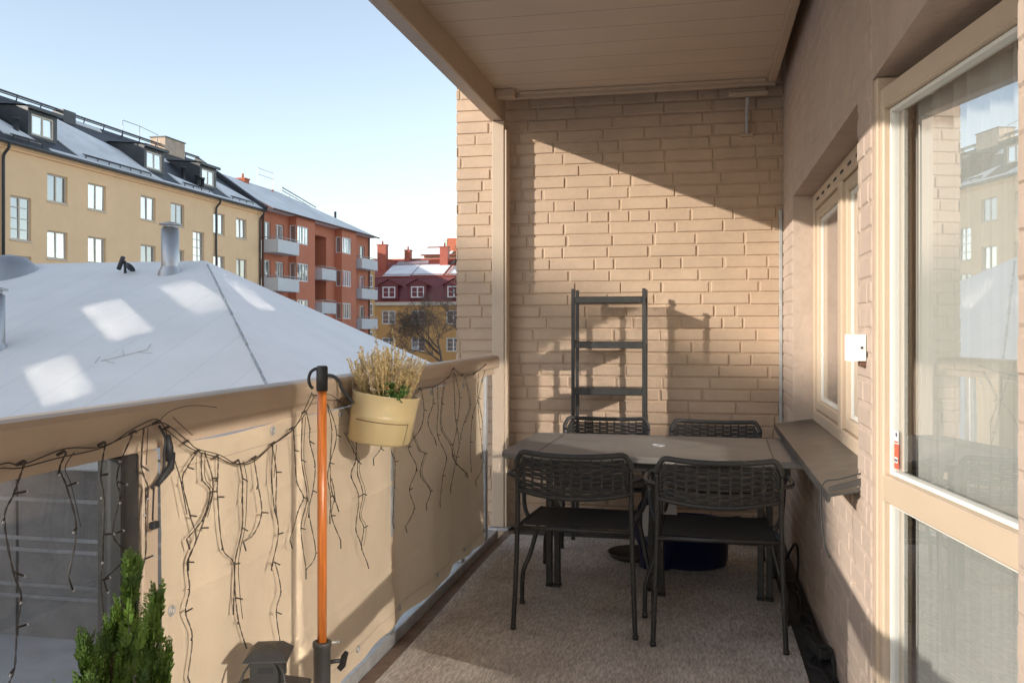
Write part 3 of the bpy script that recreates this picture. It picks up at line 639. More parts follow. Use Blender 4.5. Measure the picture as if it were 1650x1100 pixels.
for i in range(420):
    a = R.uniform(-2.4, -.2); rr = R.uniform(.35,.85); p = PT @ Vector((rr*A_*math.cos(a+.6), rr*B_*math.sin(a), R.uniform(-.015,.045))); d = Vector((R.gauss(0,.6), R.gauss(0,.6), .8)); floret(grn, p, d, R.uniform(.003,.006))
fl.build('flowers', M['heather'], he); fg_.build('faded_flowers', M['heather_grey'], he); stm.build('stems', M['heather'], he); grn.build('greenery', M['leafgreen'], he)

# ------------------------------------------------------------------ conifer in a pot
co = thing('conifer', 'small bright green conifer in a pot in the near left corner', 'conifer', (-1.03, 1.405, 0))
lf_, tk = MB(), MB()
tk.tube([(-1.03,1.405,.25),(-1.03,1.405,.5),(-1.03,1.4055,.72)], [.009,.007,.003], 6)
def spray(p0, d, Ln, w0):
    d = d.normalized(); side = d.cross(Vector((R.gauss(0,1), R.gauss(0,1), R.gauss(0,.4)))).normalized(); n = int(Ln/.0036); nn = d.cross(side)
    for i in range(n):
        q = i/n; p = p0+d*Ln*q+Vector((0,0,.10*Ln*q*q))
        ww = w0*(1-q)**.6*(.8+.4*R.random())+.0022
        for sg in (-1, 1):
            dd = (d*1.0+side*sg*.75+nn*R.uniform(-.35,.35)).normalized(); L2 = ww*R.uniform(.7,1.2); wv = d.cross(dd).normalized().cross(dd)*L2*.20
            lf_.quad(p, p+dd*L2*.5+wv, p+dd*L2, p+dd*L2*.5-wv)
        if i % 2 == 0:
            L2 = .007; lf_.quad(p, p+d*L2*.5+nn*.0016, p+d*L2, p+d*L2*.5-nn*.0016)
tops = [(-1.01,1.43,.845,.03),(-1.05,1.36,.72,.03),(-1.0,1.50,.765,.03),(-1.06,1.30,.64,.03),(-1.0,1.52,.64,.03),(-1.03,1.405,.74,.03),(-1.09,1.40,.62,.03),(-.97,1.40,.60,.03),(-1.02,1.33,.66,.03)]
for (x, y, zt, ww) in tops:
    z = .32; c0 = Vector((-1.03, 1.405, .3)); tp = Vector((x, y, zt))
    for i in range(150):
        q = (i/150)**.9; p = c0.lerp(tp, q); a = R.uniform(0, 2*PI); rr = .066*(1-q)**.8+.004
        p = p+Vector((math.cos(a)*rr*R.random(), math.sin(a)*rr*R.random(), 0)); d = Vector((math.cos(a)*.55*(1-q*.7), math.sin(a)*.55*(1-q*.7), 1.0))
        spray(p, d, R.uniform(.04,.085)*(1-.35*q), .014)
    spray(tp-Vector((0,0,.05)), Vector((.08,.1,1)), .055, .010)
lf_.build('foliage', M['thuja'], co); tk.build('stem', M['thuja_stem'], co)
w = MB(); w.lathe(-1.03, 1.405, [(0,.0),(.085,.0),(.11,.25),(.115,.25),(.115,.27),(.10,.27),(.10,.24),(0,.24)], 28); tag(w.build('plant_pot', M['dark_metal']), 'dark round plant pot holding the small conifer', 'plant pot')

# ------------------------------------------------------------------ table
TC = (-.205, 4.34); TR = math.radians(1.5); TZ = .715
tb = thing('dining_table', 'dark grey rectangular garden table with parasol hole between the four chairs', 'table', (*TC, 0), world=False); tb.rotation_euler.z = -TR
hx, hy, cr = .69, .415, .085
poly = []
for sx, sy, a0_ in ((1,1,0),(-1,1,90),(-1,-1,180),(1,-1,270)):
    for k in range(7): a = math.radians(a0_+k*15); poly.append((sx*(hx-cr)+cr*math.cos(a), sy*(hy-cr)+cr*math.sin(a)))
w = MB()
def ring(off, z, hole=None): return [(x*(1-off/hx), y*(1-off/hy), z) for x, y in poly]
r0, r1, r2, r3 = ring(.004, TZ-.028), ring(0, TZ-.024), ring(0, TZ-.005), ring(.006, TZ); n = len(poly)
for A, B in ((r0, r1), (r1, r2), (r2, r3)):
    for i in range(n): w.quad(A[i], A[(i+1) % n], B[(i+1) % n], B[i])
hole = [(.026*math.cos(2*PI*(i+.5)/n), .026*math.sin(2*PI*(i+.5)/n), TZ) for i in range(n)]; ang0 = lambda p: math.atan2(p[1], p[0])
hole = [(.026*math.cos(ang0(p)), .026*math.sin(ang0(p)), TZ) for p in poly]
for i in range(n): w.quad(r3[i], r3[(i+1) % n], hole[(i+1) % n], hole[i]); w.quad(hole[i], hole[(i+1) % n], (hole[(i+1) % n][0], hole[(i+1) % n][1], TZ-.03), (hole[i][0], hole[i][1], TZ-.03))
w.poly(list(reversed(r0))); w.build('table_top', M['table'], tb)
w = MB()
for s in (-1, 1): w.box(s*(hx-.17)-.003, s*(hx-.17)+.003, -hy+.06, hy-.06, TZ+.0002, TZ+.0012); 
w.build('inlay_groove', M['dark_metal'], tb)
w = MB(); w.tube([(.030*math.cos(a*PI/12), .030*math.sin(a*PI/12), TZ+.002) for a in range(24)], .0035, 6, closed=True); w.build('hole_ring', M['galv'], tb)
w = MB(); w.box(-hx+.10, hx-.10, -hy+.07, -hy+.10, TZ-.07, TZ-.029); w.box(-hx+.10, hx-.10, hy-.10, hy-.07, TZ-.07, TZ-.029); w.box(-hx+.10, -hx+.13, -hy+.101, hy-.101, TZ-.07, TZ-.029); w.box(hx-.13, hx-.10, -hy+.101, hy-.101, TZ-.07, TZ-.029); w.box(-hx+.131, hx-.131, -.06, .06, TZ-.06, TZ-.0295); w.build('apron', M['dark_metal'], tb)
for x in (-.512, .498):
    for dx in (-.020, .020):
        w = MB(); w.box(x+dx-.014, x+dx+.014, -.02, .02, .02, TZ-.0605, .003); lo = w.build('leg', M['dark_metal'], tb)
        w = MB(); w.box(x+dx-.017, x+dx+.017, -.024, .024, .006, .0195, .003); w.build('foot', M['rubber'], lo)
for (x, y) in ((-.045, .03), (.02, -.035)):
    w = MB(); w.bar((x, y, .02), (x*.4, y*.6, TZ-.0605), .03, .03, (0,1,0), .003); lo = w.build('leg', M['dark_metal'], tb)
    w = MB(); w.box(x-.019, x+.019, y-.02, y+.02, .006, .0195, .003); w.build('foot', M['rubber'], lo)

# ------------------------------------------------------------------ chairs (local: x across, +y where the sitter faces)
def make_chair():
    c = thing('garden_chair', '-', 'chair', (0,0,0), 'woven garden chairs round the table', world=False)
    r = .0105; HZ = .765
    def cur(x): return -.055*(1-(x/.24)**2)       # the back bows backward in the middle
    def up(sx): return [(sx*.258, -.012, .008), (sx*.250, -.004, .20), (sx*.243, .0, .42), (sx*.240, -.004, .58), (sx*.2405, -.012, .70)]
    for sx in (-1, 1):
        w = MB(); w.tube(spline(up(sx), 5), r, 10); w.lathe(sx*.258, -.012, [(0,.006),(.0125,.006),(.0125,.022),(.0105,.024)], 10); w.build('rear_leg', M['chair_metal'], c)
        w = MB(); w.tube(spline([(sx*.225,.40,.435), (sx*.240,.395,.36), (sx*.268,.365,.24), (sx*.292,.343,.175), (sx*.300,.338,.13), (sx*.302,.338,.05), (sx*.302,.338,.008)], 5), r, 10); w.lathe(sx*.302, .338, [(0,.006),(.0125,.006),(.0125,.022),(.0105,.024)], 10); w.build('front_leg', M['chair_metal'], c)
        w = MB(); w.tube(spline([(sx*.241,-.006,.655), (sx*.266,.005,.658), (sx*.287,.035,.66), (sx*.292,.12,.662), (sx*.291,.22,.66), (sx*.288,.275,.645), (sx*.285,.295,.605), (sx*.280,.285,.555), (sx*.268,.235,.505), (sx*.250,.19,.47), (sx*.231,.17,.445)], 5), .0095, 10); w.build('armrest', M['chair_metal'], c)
    w = MB(); pts = [(-.2405,-.012,.70),(-.2395,-.016,.735)] + [(x, -.020+cur(x)*max(0, min(1, (1-abs(x)/.235)*1.0+.0)) , 0) for x in ()]
    top = []
    for i in range(25):
        x = -.24+.48*i/24; e = abs(x)/.24; zz = HZ-.012*(1-e*e) - (.045*max(0, (e-.86)/.14)**2); top.append((x, -.018+cur(x), zz))
    w.tube(spline([(-.2405,-.012,.70)]+top+[(.2405,-.012,.70)], 2), .0115, 10); 
    w.build('top_rail', M['rope'], c)
    w = MB(); low = [(-.24+.48*i/20, -.006+cur(-.24+.48*i/20)*.95, .600-.022*(1-(abs(-.24+.48*i/20)/.24)**2)) for i in range(21)]
    low = [(x, y, z-.0) for x, y, z in low]; w.tube(low, .0105, 10); w.build('back_bar', M['rope'], c)
    # woven back panel
    w = MB(); nv, nh = 11, 13
    def bp(u, v):     # u across -1..1, v 0 bottom..1 top
        x = u*.231; zb = .606-.022*(1-u*u); zt = HZ-.014-.012*(1-u*u)-.05*max(0,(abs(u)-.86)/.14)**2
        return Vector((x, -.008+cur(x)-.010*v, zb+(zt-zb)*v))
    for i in range(nv):
        u = -1+2*(i+.5)/nv; P_ = [bp(u, v/8) for v in range(9)]
        for k_ in range(8): w.quad(P_[k_]+Vector((-.0045,-.0015,0)), P_[k_]+Vector((.0045,-.0015,0)), P_[k_+1]+Vector((.0045,-.0015,0)), P_[k_+1]+Vector((-.0045,-.0015,0)), True); w.quad(P_[k_]+Vector((-.0045,.0015,0)), P_[k_]+Vector((.0045,.0015,0)), P_[k_+1]+Vector((.0045,.0015,0)), P_[k_+1]+Vector((-.0045,.0015,0)), True)
    for j in range(nh):
        v = .05+.86*j/(nh-1)
        if j in (4,): continue
        pts = []
        for i in range(nv*4+1):
            u = -1+2*i/(nv*4); p = bp(u, v); p.y += .0055*math.cos((i/4*PI*1.0)+j*PI)-0; pts.append(p)
        w.tube(pts, .0030, 5, cap=False); w.tube([p+Vector((0,0,.0046)) for p in pts], .0024, 4, cap=False)
    w.build('woven_back', M['rope'], c)
    w = MB()
    w.tube([(-.241,-.002,.437),(.241,-.002,.437)], .0095, 10); w.tube([(-.225,.405,.44),(.225,.405,.44)], .0095, 10)
    for sx in (-1,1): w.tube([(sx*.2255,.405,.44),(sx*.232,.2,.444),(sx*.2415,-.002,.437)], .0095, 10)
    w.build('seat_frame', M['chair_metal'], c)
    w = MB(); nx, ny = 8, 10
    def sp2(i, j):
        u = -1+2*i/nx; y = .012+.385*j/ny; return (u*(.226-.012*j/ny), y, .444+.004*abs(u)-.010*(1-u*u)*math.sin(j/ny*PI))
    for i in range(nx):
        for j in range(ny): w.quad(sp2(i,j), sp2(i+1,j), sp2(i+1,j+1), sp2(i,j+1), True)
    w.build('seat', M['seat'], c); return c
ch = make_chair()
spots = [((-.522, 3.69, 0), -2, 'woven black garden chair in front of the table, left of the two nearest'), ((.067, 3.63, 0), 1.5, 'woven black garden chair in front of the table, beside the window wall'),
         ((-.535, 5.105, 0), 181, 'woven black chair behind the table in front of the shelf'), ((.075, 5.06, 0), 178, 'woven black chair behind the table in the far right corner')]
for i, (loc, rz, lab) in enumerate(spots):
    o = ch if i == 0 else copy_tree(ch); o.location = loc; o.rotation_euler.z = math.radians(rz); o['label'] = lab

# ------------------------------------------------------------------ shelf
sh = thing('metal_shelf', 'narrow dark metal shelf unit with open plates standing against the brick wall', 'shelf', (-.545, 5.44, 0))
xa, xb, ya, yb = -.757, -.333, 5.325, 5.51
for (x, y) in ((xa, ya), (xb, ya), (xa, yb), (xb, yb)):
    w = MB(); w.box(x-.0105, x+.0105, y-.010, y+.010, .0, 1.518, .002); w.build('upright', M['dark_metal'], sh)
for z in (1.455, 1.185, .905, .62, .33):
    w = MB(); w.box(xa+.0108, xb-.0108, ya-.012, yb+.012, z-.024, z+.016, .003); w.build('shelf_plate', M['dark_metal'], sh)
w = MB()
for x in (xa, xb):
    w.bar((x, ya+.0105, .60), (x, yb-.0105, .60), .012, .02); w.bar((x, ya+.0105, 1.2), (x, yb-.0105, 1.2), .012, .02)
w.build('side_brace', M['dark_metal'], sh)

# ------------------------------------------------------------------ things under the table
bt = thing('plastic_tub', 'dark blue round plastic tub standing under the table', 'tub', (-.03, 5.0, .006))
w = MB(); w.lathe(-.06, 4.93, [(0,.006),(.17,.008),(.195,.02),(.21,.22),(.22,.222),(.22,.235),(.208,.235),(.20,.04),(0,.03)], 36); w.build('bowl', M['blue'], bt)
for s in (-1, 1): MB().tube(spline([(-.06+s*.225,4.89,.255),(-.06+s*.265,4.90,.26),(-.06+s*.265,4.96,.26),(-.06+s*.225,4.97,.255)],5), .006, 8).build('handle', M['blue'], bt)
bg = thing('blue_bag', 'blue shopping bag with a white label leaning under the table between the chairs', 'bag', (-.25, 4.75, .006))
w = MB()
def bagp(i, j):
    a = 2*PI*i/28; z = .42*j/8; k_ = 1+.10*math.sin(3*a+j*.5)+.05*math.sin(7*a+j); sc = (.75+.3*math.sin(PI*min(1, j/7)))*k_
    return (-.235+.11*sc*math.cos(a)+.015*math.sin(j), 4.78+.07*sc*math.sin(a), .008+z)
for i in range(28):
    for j in range(8): w.quad(bagp(i,j), bagp(i+1,j), bagp(i+1,j+1), bagp(i,j+1), True)
w.poly([bagp(i, 8) for i in range(28)]); w.build('body', M['blue'], bg)
w = MB(); w.quad((-.30,4.672,.20),(-.255,4.668,.20),(-.255,4.672,.36),(-.30,4.676,.36)); w.quad((-.22,4.668,.30),(-.12,4.672,.30),(-.13,4.676,.40),(-.22,4.672,.40)); w.build('label', M['paper'], bg)
tr_ = MB(); tr_.lathe(-.36, 5.0, [(0,.010),(.13,.010),(.15,.035),(.155,.036),(.135,.007),(0,.007)], 28); tag(tr_.build('saucer', M['dark_metal']), 'black plant saucer lying on the rug under the table', 'saucer')
# black cables along the wall
cb_ = thing('power_cables', 'tangled black extension cables lying along the foot of the right wall', 'cable', (.43, 3.6, 0))
paths = [[(.455,5.3,.01),(.44,5.0,.03),(.47,4.75,.18),(.475,4.66,.12),(.45,4.5,.02),(.43,4.3,.012),(.455,4.05,.012),(.43,3.85,.03),(.465,3.7,.05),(.44,3.55,.012),(.455,3.35,.012),(.44,3.1,.012),(.42,2.8,.012),(.43,2.4,.012)],
         [(.44,5.0,.01),(.42,4.7,.01),(.455,4.45,.04),(.425,4.2,.012),(.46,3.95,.04),(.415,3.75,.012),(.44,3.6,.055),(.475,3.5,.08),(.47,3.38,.02),(.435,3.3,.012),(.445,3.0,.03),(.40,2.7,.012),(.41,2.3,.012)],
         [(.43,4.6,.012),(.45,4.3,.03),(.42,4.0,.012),(.445,3.8,.06),(.43,3.62,.02),(.40,3.52,.012),(.43,3.4,.03),(.46,3.2,.012),(.43,2.9,.012)]]
for q in paths: MB().tube(spline(q, 7), .0065, 8).build('cable', M['rubber'], cb_)
w = MB(); w.obox(Matrix.Translation((.447,3.64,.038)) @ Matrix.Rotation(.2, 4, 'Z'), .05, .17, .045, .006); w.build('socket_strip', M['rubber'], cb_)
# thin lead hanging over the window sill
w = MB(); w.tube(spline([(.50,2.95,.83),(.43,2.99,.80),(.385,3.0,.785),(.375,3.0,.72),(.385,2.985,.60),(.40,2.98,.55)],6), .0025, 6); tag(w.build('thin_lead', M['rubber']), 'thin black lead hanging over the end of the window sill', 'cable')

# ================================================================== the courtyard and the houses beyond
GZ = -2.7
Px = lambda X: (lambda u, v, w: (X-w, u, v))       # facade facing +X, u = Y
Py = lambda Y: (lambda u, v, w: (u, Y+w, v))       # facade facing -Y, u = X
def window(P, u0, u1, v0, v1, parent, fm, gm, mull=(.5,), bars=(), fw=.07, d=.10, name='window'):
    mb = MB(); fr = []
    fr += [(u0, u0+fw, v0, v1), (u1-fw, u1, v0, v1), (u0+fw, u1-fw, v0, v0+fw), (u0+fw, u1-fw, v1-fw, v1)]
    for q in mull: c = u0+(u1-u0)*q; fr.append((c-fw*.6, c+fw*.6, v0+fw, v1-fw))
    for (a, b_, c, e) in fr:
        o = [P(a,c,d), P(b_,c,d), P(b_,e,d), P(a,e,d)]; i = [P(a,c,d+.05), P(b_,c,d+.05), P(b_,e,d+.05), P(a,e,d+.05)]
        mb.quad(*o)
        for k in range(4): mb.quad(o[k], o[(k+1) % 4], i[(k+1) % 4], i[k])
    for q in bars: c = v0+(v1-v0)*q; mb.quad(P(u0+fw, c-.02, d+.01), P(u1-fw, c-.02, d+.01), P(u1-fw, c+.02, d+.01), P(u0+fw, c+.02, d+.01))
    f = mb.build(name, fm, parent)
    gl = MB(); t1, t2 = R.uniform(-.012,.012), R.uniform(-.01,.01); us = [u0+fw*.5]+[u0+(u1-u0)*q for q in mull]+[u1-fw*.5]
    for k in range(len(us)-1):
        t1, t2 = R.uniform(-.02,.02), R.uniform(-.012,.02); a, b_ = us[k], us[k+1]
        gl.quad(P(a, v0+fw*.5, d+.035), P(b_, v0+fw*.5, d+.035+t1), P(b_, v1-fw*.5, d+.035+t1+t2), P(a, v1-fw*.5, d+.035+t2))
    gl.build('pane', gm, f); return f

# ---- low house with snow covered hipped roof
lh = thing('low_house', 'low house beside the balcony with a snow covered hipped roof', 'house', (-10, 14, GZ))
AP = Vector((-10.9,18.1,2.8)); E0 = Vector((-4.5,9.6,-.3)); E2 = Vector((-4.5,20.3,-.3)); RL = Vector((-27,18.1,2.8)); EL = Vector((-27,9.6,-.3)); BL = Vector((-27,22,-.3))
def patch(a, b_, c, d, nu, nv, amp=.035):
    mb = MB(); a, b_, c, d = map(Vector, (a,b_,c,d))
    def pt(i, j):
        u, v = i/nu, j/nv; p = a.lerp(b_, u).lerp(d.lerp(c, u), v); e = min(u,1-u,v,1-v)*6; e = min(1, e)
        return p+Vector((0,0,e*amp*(math.sin(p.x*1.3+p.y*.7)*.4+math.sin(p.y*2.1-p.x*.6)*.3+math.sin(p.x*.43+1)*.5)))
    for i in range(nu):
        for j in range(nv): mb.quad(pt(i,j), pt(i+1,j), pt(i+1,j+1), pt(i,j+1), True)
    return mb
patch(EL, E0, AP, RL, 60, 24).build('roof', M['snow_main'], lh)
mb = patch(E0, E2, AP+Vector((0,.002,0)), AP, 30, 24, .03); mb.build('roof', M['snow_side'], lh)
MB().quad(RL, AP, E2, BL).build('roof', M['snow'], lh)
w = MB(); 
for q in range(1, 24):
    p, p2 = AP.lerp(E0, q/24), AP.lerp(E0, (q+.9)/24); w.tube([p+Vector((0,0,.012)), p2+Vector((0,0,.012))], .016+.012*R.random(), 5)
w.build('ridge_cap', M['galv'], lh)
w = MB(); w.box(-26.8, -4.8, 9.95, 20.2, GZ, -.42); w.build('wall', M['graywall'], lh)
w = MB()
for z in (-.95, -1.45, -1.60, -2.05, -2.2):
    w.box(-26.8, -4.8, 9.93, 9.949, z, z+.05)
w.build('wall_band', M['band'], lh)
w = MB()
for i in range(14):
    x = -5.6-i*1.55; w.box(x, x+.03, 9.935, 9.9485, GZ, -.45)
w.build('wall_joints', M['darkroof'], lh)
w = MB(); w.box(-26.9, -4.45, 9.52, 9.64, -.46, -.33, .02); w.box(-4.55, -4.43, 9.645, 20.2, -.46, -.33, .02); w.box(-26.8, -4.6, 9.645, 9.94, -.47, -.43); w.build('gutter', M['trim_white'], lh)
def on_roof(x, y): return -.3+(y-9.6)*.3647
for (x, y, r, h) in ((-11.23, 17.25, .185, 1.05), (-11.75, 12.9, .19, 1.05)):
    z = on_roof(x, y); w = MB(); w.lathe(x, y, [(r*1.7,z-.35),(r*1.3,z+.02),(r*1.02,z+.12),(r,z+.14),(r,z+h-.10),(r*.8,z+h-.10),(r*.8,z+h-.03),(r*1.25,z+h-.03),(r*1.25,z+h),(0,z+h+.05)], 24); w.build('vent_pipe', M['steel'], lh)
z = on_roof(-15.4, 17.4); w = MB(); w.lathe(-15.4, 17.4, [(.75,z-.4),(.62,z+.1),(.35,z+.35),(.30,z+.36),(0,z+.42)], 20); w.build('roof_vent', M['steel'], lh)
z = on_roof(-12.28, 17.2); w = MB(); w.tube([(-12.28,17.2,z-.1),(-12.30,17.2,z+.28)], .03, 6); w.tube([(-12.45,17.2,z+.10),(-12.30,17.15,z+.36)], .05, 6); w.lathe(0,0,[(.0,.0),(.10,.02),(.13,.06)],12,Matrix.Translation((-12.15,17.12,z+.1)) @ Matrix.Rotation(.9,4,'Y')); w.build('roof_step', M['darkroof'], lh)
tw = thing('snow_tracks', 'faint track-like marks on the snow of the low roof', 'tracks', (-9.1,12.7,.85))
w = MB()  # thin tubes standing in for track-like marks on the snow
def rz(x, y, h=.012): return (x, y, on_roof(x, y)+h)
w.tube([rz(-9.35,12.48), rz(-9.15,12.66), rz(-8.85,12.95)], .006, 4)
for (p, q) in (((-9.3,12.5),(-9.05,12.4)), ((-9.1,12.7),(-9.3,12.95)), ((-8.95,12.85),(-8.65,12.8)), ((-8.85,12.95),(-8.95,13.2)), ((-9.4,12.4),(-9.5,12.65))): w.tube([rz(*p), rz(*q)], .004, 4)
w.build('tracks', M['steel'], tw)

# ---- tan apartment house
X0 = -30.5
tn = thing('tan_apartment_house', 'long tan apartment house with dormers in a dark snowy roof', 'apartment house', (-33, 40, GZ))
wins = []
cols = [36.83, 39.71, 44.05, 46.93, 51.58, 54.45]; left = [31.0, 28.1, 23.4, 20.5]
for zt in (8.70, 5.97, 3.25):
    for y in cols+left: wins.append((y, y+1.38, zt-1.33, zt, (.5,), ()))
for (y, zb, zt) in ((34.52,5.31,7.31),(34.52,2.6,4.6),(49.25,5.3,7.27),(49.25,2.6,4.55)): wins.append((y, y+1.27, zb, zt, (.5,), (.25,.5,.75)))
P = Px(X0); w = MB(); w.wall(P, 8, 57.9, GZ, 9.55, [q[:4] for q in wins], .16); w.quad((X0,57.9,GZ),(X0-10.6,57.9,GZ),(X0-10.6,57.9,9.5),(X0,57.9,9.5)); w.quad((X0,8,GZ),(X0-10.6,8,GZ),(X0-10.6,8,9.5),(X0,8,9.5)); w.build('wall', M['tan'], tn)
for i, q in enumerate(wins): window(P, q[0], q[1], q[2], q[3], tn, M['trim_light'], M['fg'] if (i*7) % 3 else M['fg_dark'], q[4], q[5])
w = MB()
for q in wins: w.box(X0+.005, X0+.05, q[0]-.04, q[1]+.04, q[2]-.06, q[2]-.005)
w.build('window_sills', M['trim_light'], tn)
w = MB(); w.box(X0+.004, X0+.12, 8, 57.88, 9.33, 9.43); w.box(X0+.004, X0+.24, 8, 57.88, 9.43, 9.55); w.build('cornice', M['tan'], tn)
RP = lambda y, t, h=0.0: (X0+.38-5.4*t+.55*h, y, 9.62+3.72*t+.83*h)
w = MB(); w.quad(RP(8,0), RP(57.9,0), RP(57.9,1), RP(8,1)); w.quad(RP(8,1), RP(57.9,1), (X0-10.9,57.9,9.6), (X0-10.9,8,9.6)); w.poly([RP(57.9,0), RP(57.9,1), (X0-10.9,57.9,9.6)]); w.poly([RP(8,0), RP(8,1), (X0-10.9,8,9.6)]); w.quad(RP(8,0),RP(57.9,0),(X0,57.9,9.54),(X0,8,9.54)); w.build('roof', M['darkroof'], tn)
w = MB(); w.tube([(X0+.42,8,9.58),(X0+.42,57.9,9.58)], .085, 8)
for y in (34.0, 51.75, 57.55): w.tube(spline([(X0+.42,y,9.55),(X0+.36,y,9.3),(X0+.14,y,9.05),(X0+.10,y,8.8)],5)+[Vector((X0+.10,y,GZ))], .065, 8)
w.build('gutter', M['darkroof'], tn)
def sheet(poly, h=.05):
    mb = MB(); mb.poly([RP(y,t,h) for y,t in poly])
    for i in range(len(poly)): a, b_ = poly[i], poly[(i+1) % len(poly)]; mb.quad(RP(*a,h), RP(*b_,h), RP(*b_,.003), RP(*a,.003))
    return mb
snows = [[(38.95,.05),(39.0,.62),(39.3,.80),(40.6,.92),(42.3,.86),(45.5,.52),(45.6,.12),(46.0,.04),(42.5,.02)], [(48.0,.06),(48.2,.28),(49.4,.20),(51.3,.10),(51.4,.05)], [(48.6,.62),(49.0,.80),(51.2,.72),(51.6,.62),(50.2,.58)], [(53.6,.06),(53.7,.45),(54.3,.62),(56.3,.35),(57.5,.14),(57.6,.04)],
         [(34.4,.12),(34.5,.55),(35.2,.50),(36.4,.22),(36.6,.10)], [(33.2,.80),(33.4,.97),(35.6,.96),(36.8,.84),(35.0,.80)], [(30.2,.06),(30.4,.7),(33.0,.6),(33.9,.08)], [(18,.06),(18,.8),(27,.8),(29,.06)], [(36.7,.005),(36.8,.055),(45.8,.045),(57.5,.04),(57.6,.005)], [(43.6,.90),(44.0,.97),(47.0,.97),(46.6,.88)]]
for q in snows: sheet(q).build('roof_snow', M['snow_far'], tn)
def dormer(y0, y1):
    xf_, zb, zt = X0-.78, 10.42, 11.85
    d_ = MB(); tB = (zt+.25-9.62)/3.72; back = RP(y0, tB)[0]
    for y in (y0, y1): d_.poly([(xf_, y, zb-.1), (xf_, y, zt), (back, y, zt+.25)])
    d_.wall(lambda u, v, w_: (xf_-w_, u, v), y0, y1, zb-.1, zt, [(y0+.22, y1-.22, zb+.12, zt-.30)], .12)
    ro = d_.build('dormer', M['darkroof'], tn)
    e = MB(); e.quad((xf_+.22, y0-.14, zt+.02), (xf_+.22, y1+.14, zt+.02), (back, y1+.14, zt+.27), (back, y0-.14, zt+.27)); e.box(xf_+.10, xf_+.24, y0-.16, y1+.16, zt-.14, zt+.01); e.build('dormer_roof', M['darkroof'], ro)
    window(lambda u, v, w_: (xf_-w_, u, v), y0+.22, y1-.22, zb+.12, zt-.30, ro, M['trim_light'], M['fg'], (.5,), (), .09, .03)
for y0 in (36.5, 45.5, 51.3, 28.9, 22.0): dormer(y0, y0+1.95)
w = MB(); w.tube([RP(8,1.005,.28), RP(57.9,1.005,.28)], .06, 6); w.tube([RP(8,.965,.25), RP(57.9,.965,.25)], .035, 5)
for i in range(28): y = 9+i*1.75; w.tube([RP(y,.985,0), RP(y,1.0,.28)], .035, 5)
w.build('ridge_walkway', M['darkroof'], tn)
for (ya_, yb_) in ((39.4,45.6),(48.2,51.2),(53.8,57.3),(34.6,36.7)):
    w = MB(); nn = int((yb_-ya_)/.9); yb_ = ya_+nn*.9
    for tt in (.062,.085): w.tube([RP(ya_-.1,tt,.16), RP(yb_+.1,tt,.16)], .025, 5)
    for i in range(nn+1): y = ya_+i*.9; w.tube([RP(y,.05,0), RP(y,.062,.16), RP(y,.085,.16)], .03, 4)
    w.build('snow_guard', M['darkroof'], tn)
for (y, t_, h) in ((35.9,.24,.55),(50.0,.28,.6),(52.0-.9,.16,.5),(50.9,.2,.55)):
    a = Vector(RP(y,t_)); w = MB(); w.lathe(a.x, a.y, [(.12,a.z-.1),(.12,a.z+h),(.16,a.z+h),(.16,a.z+h+.12),(0,a.z+h+.15)], 10); w.build('roof_pipe', M['darkroof'], tn)
w = MB(); w.box(X0-5.6, X0-4.5, 53.2, 55.5, 12.6, 14.05); ch_ = w.build('chimney', M['palebrick'], tn)
w = MB(); w.box(X0-5.66, X0-4.44, 53.14, 55.56, 14.051, 14.12); w.build('chimney_cap', M['darkroof'], ch_)
w = MB(); a = RP(43.4, .92, 0); w.box(a[0]-.35, a[0]+.35, 43.2, 44.2, a[2]-.3, a[2]+.45); w.build('roof_box', M['darkroof'], tn)
w = MB()
for y in (49.3,51.0): w.tube([(X0-4.9,y,13.2),(X0-4.9,y,14.3)], .025, 5)
w.tube([(X0-4.9,49.3,14.3),(X0-4.9,51.0,14.3)], .025, 5); w.tube([(X0-4.9,51.0,14.3),(X0-4.2,51.9,13.9),(X0-4.2,51.9,13.0)], .025, 5); w.build('roof_handrail', M['galv'], tn)
w = MB(); w.quad(RP(57.5,0,.02), RP(57.5,1.0,.02), RP(57.5,1.0,.28), RP(57.5,0,.28)); w.quad(RP(57.9,0,.02), RP(57.9,1.0,.02), RP(57.9,1.0,.28), RP(57.9,0,.28)); w.quad(RP(57.5,0,.28), RP(57.5,1.0,.28), RP(57.9,1.0,.28), RP(57.9,0,.28)); w.quad(RP(57.5,0,.02), RP(57.9,0,.02), RP(57.9,0,.28), RP(57.5,0,.28)); w.build('gable_flashing', M['darkroof'], tn)

# ---- terracotta house with bays and balconies
og = thing('terracotta_house', 'terracotta red apartment house with square bays and pale balconies', 'apartment house', (-33, 68, GZ))
Pf = Px(X0); oz = [8.95, 6.2, 3.45]
holes = []
for zt in oz: holes += [(58.05,59.3,zt-1.35,zt), (60.1,61.4,zt-2.2,zt), (76.4,77.65,zt-2.2,zt-.1)]
loggia = [(66.75, 69.05, zt-2.55, zt) for zt in (8.85, 6.1, 3.35)]
w = MB(); w.wall(Pf, 57.92, 78.75, GZ, 9.75, holes+loggia, .16)
for q in loggia:
    a,b_,c,e = q; w.quad(Pf(a,c,.16),Pf(a,e,.16),Pf(a,e,1.0),Pf(a,c,1.0)); w.quad(Pf(b_,c,.16),Pf(b_,e,.16),Pf(b_,e,1.0),Pf(b_,c,1.0)); w.quad(Pf(a,e,.16),Pf(b_,e,.16),Pf(b_,e,1.0),Pf(a,e,1.0)); w.quad(Pf(a,c,.16),Pf(b_,c,.16),Pf(b_,c,1.0),Pf(a,c,1.0))
w.quad((X0,78.75,GZ),(X0-10,78.75,GZ),(X0-10,78.75,9.7),(X0,78.75,9.7)); w.build('wall', M['orange'], og)
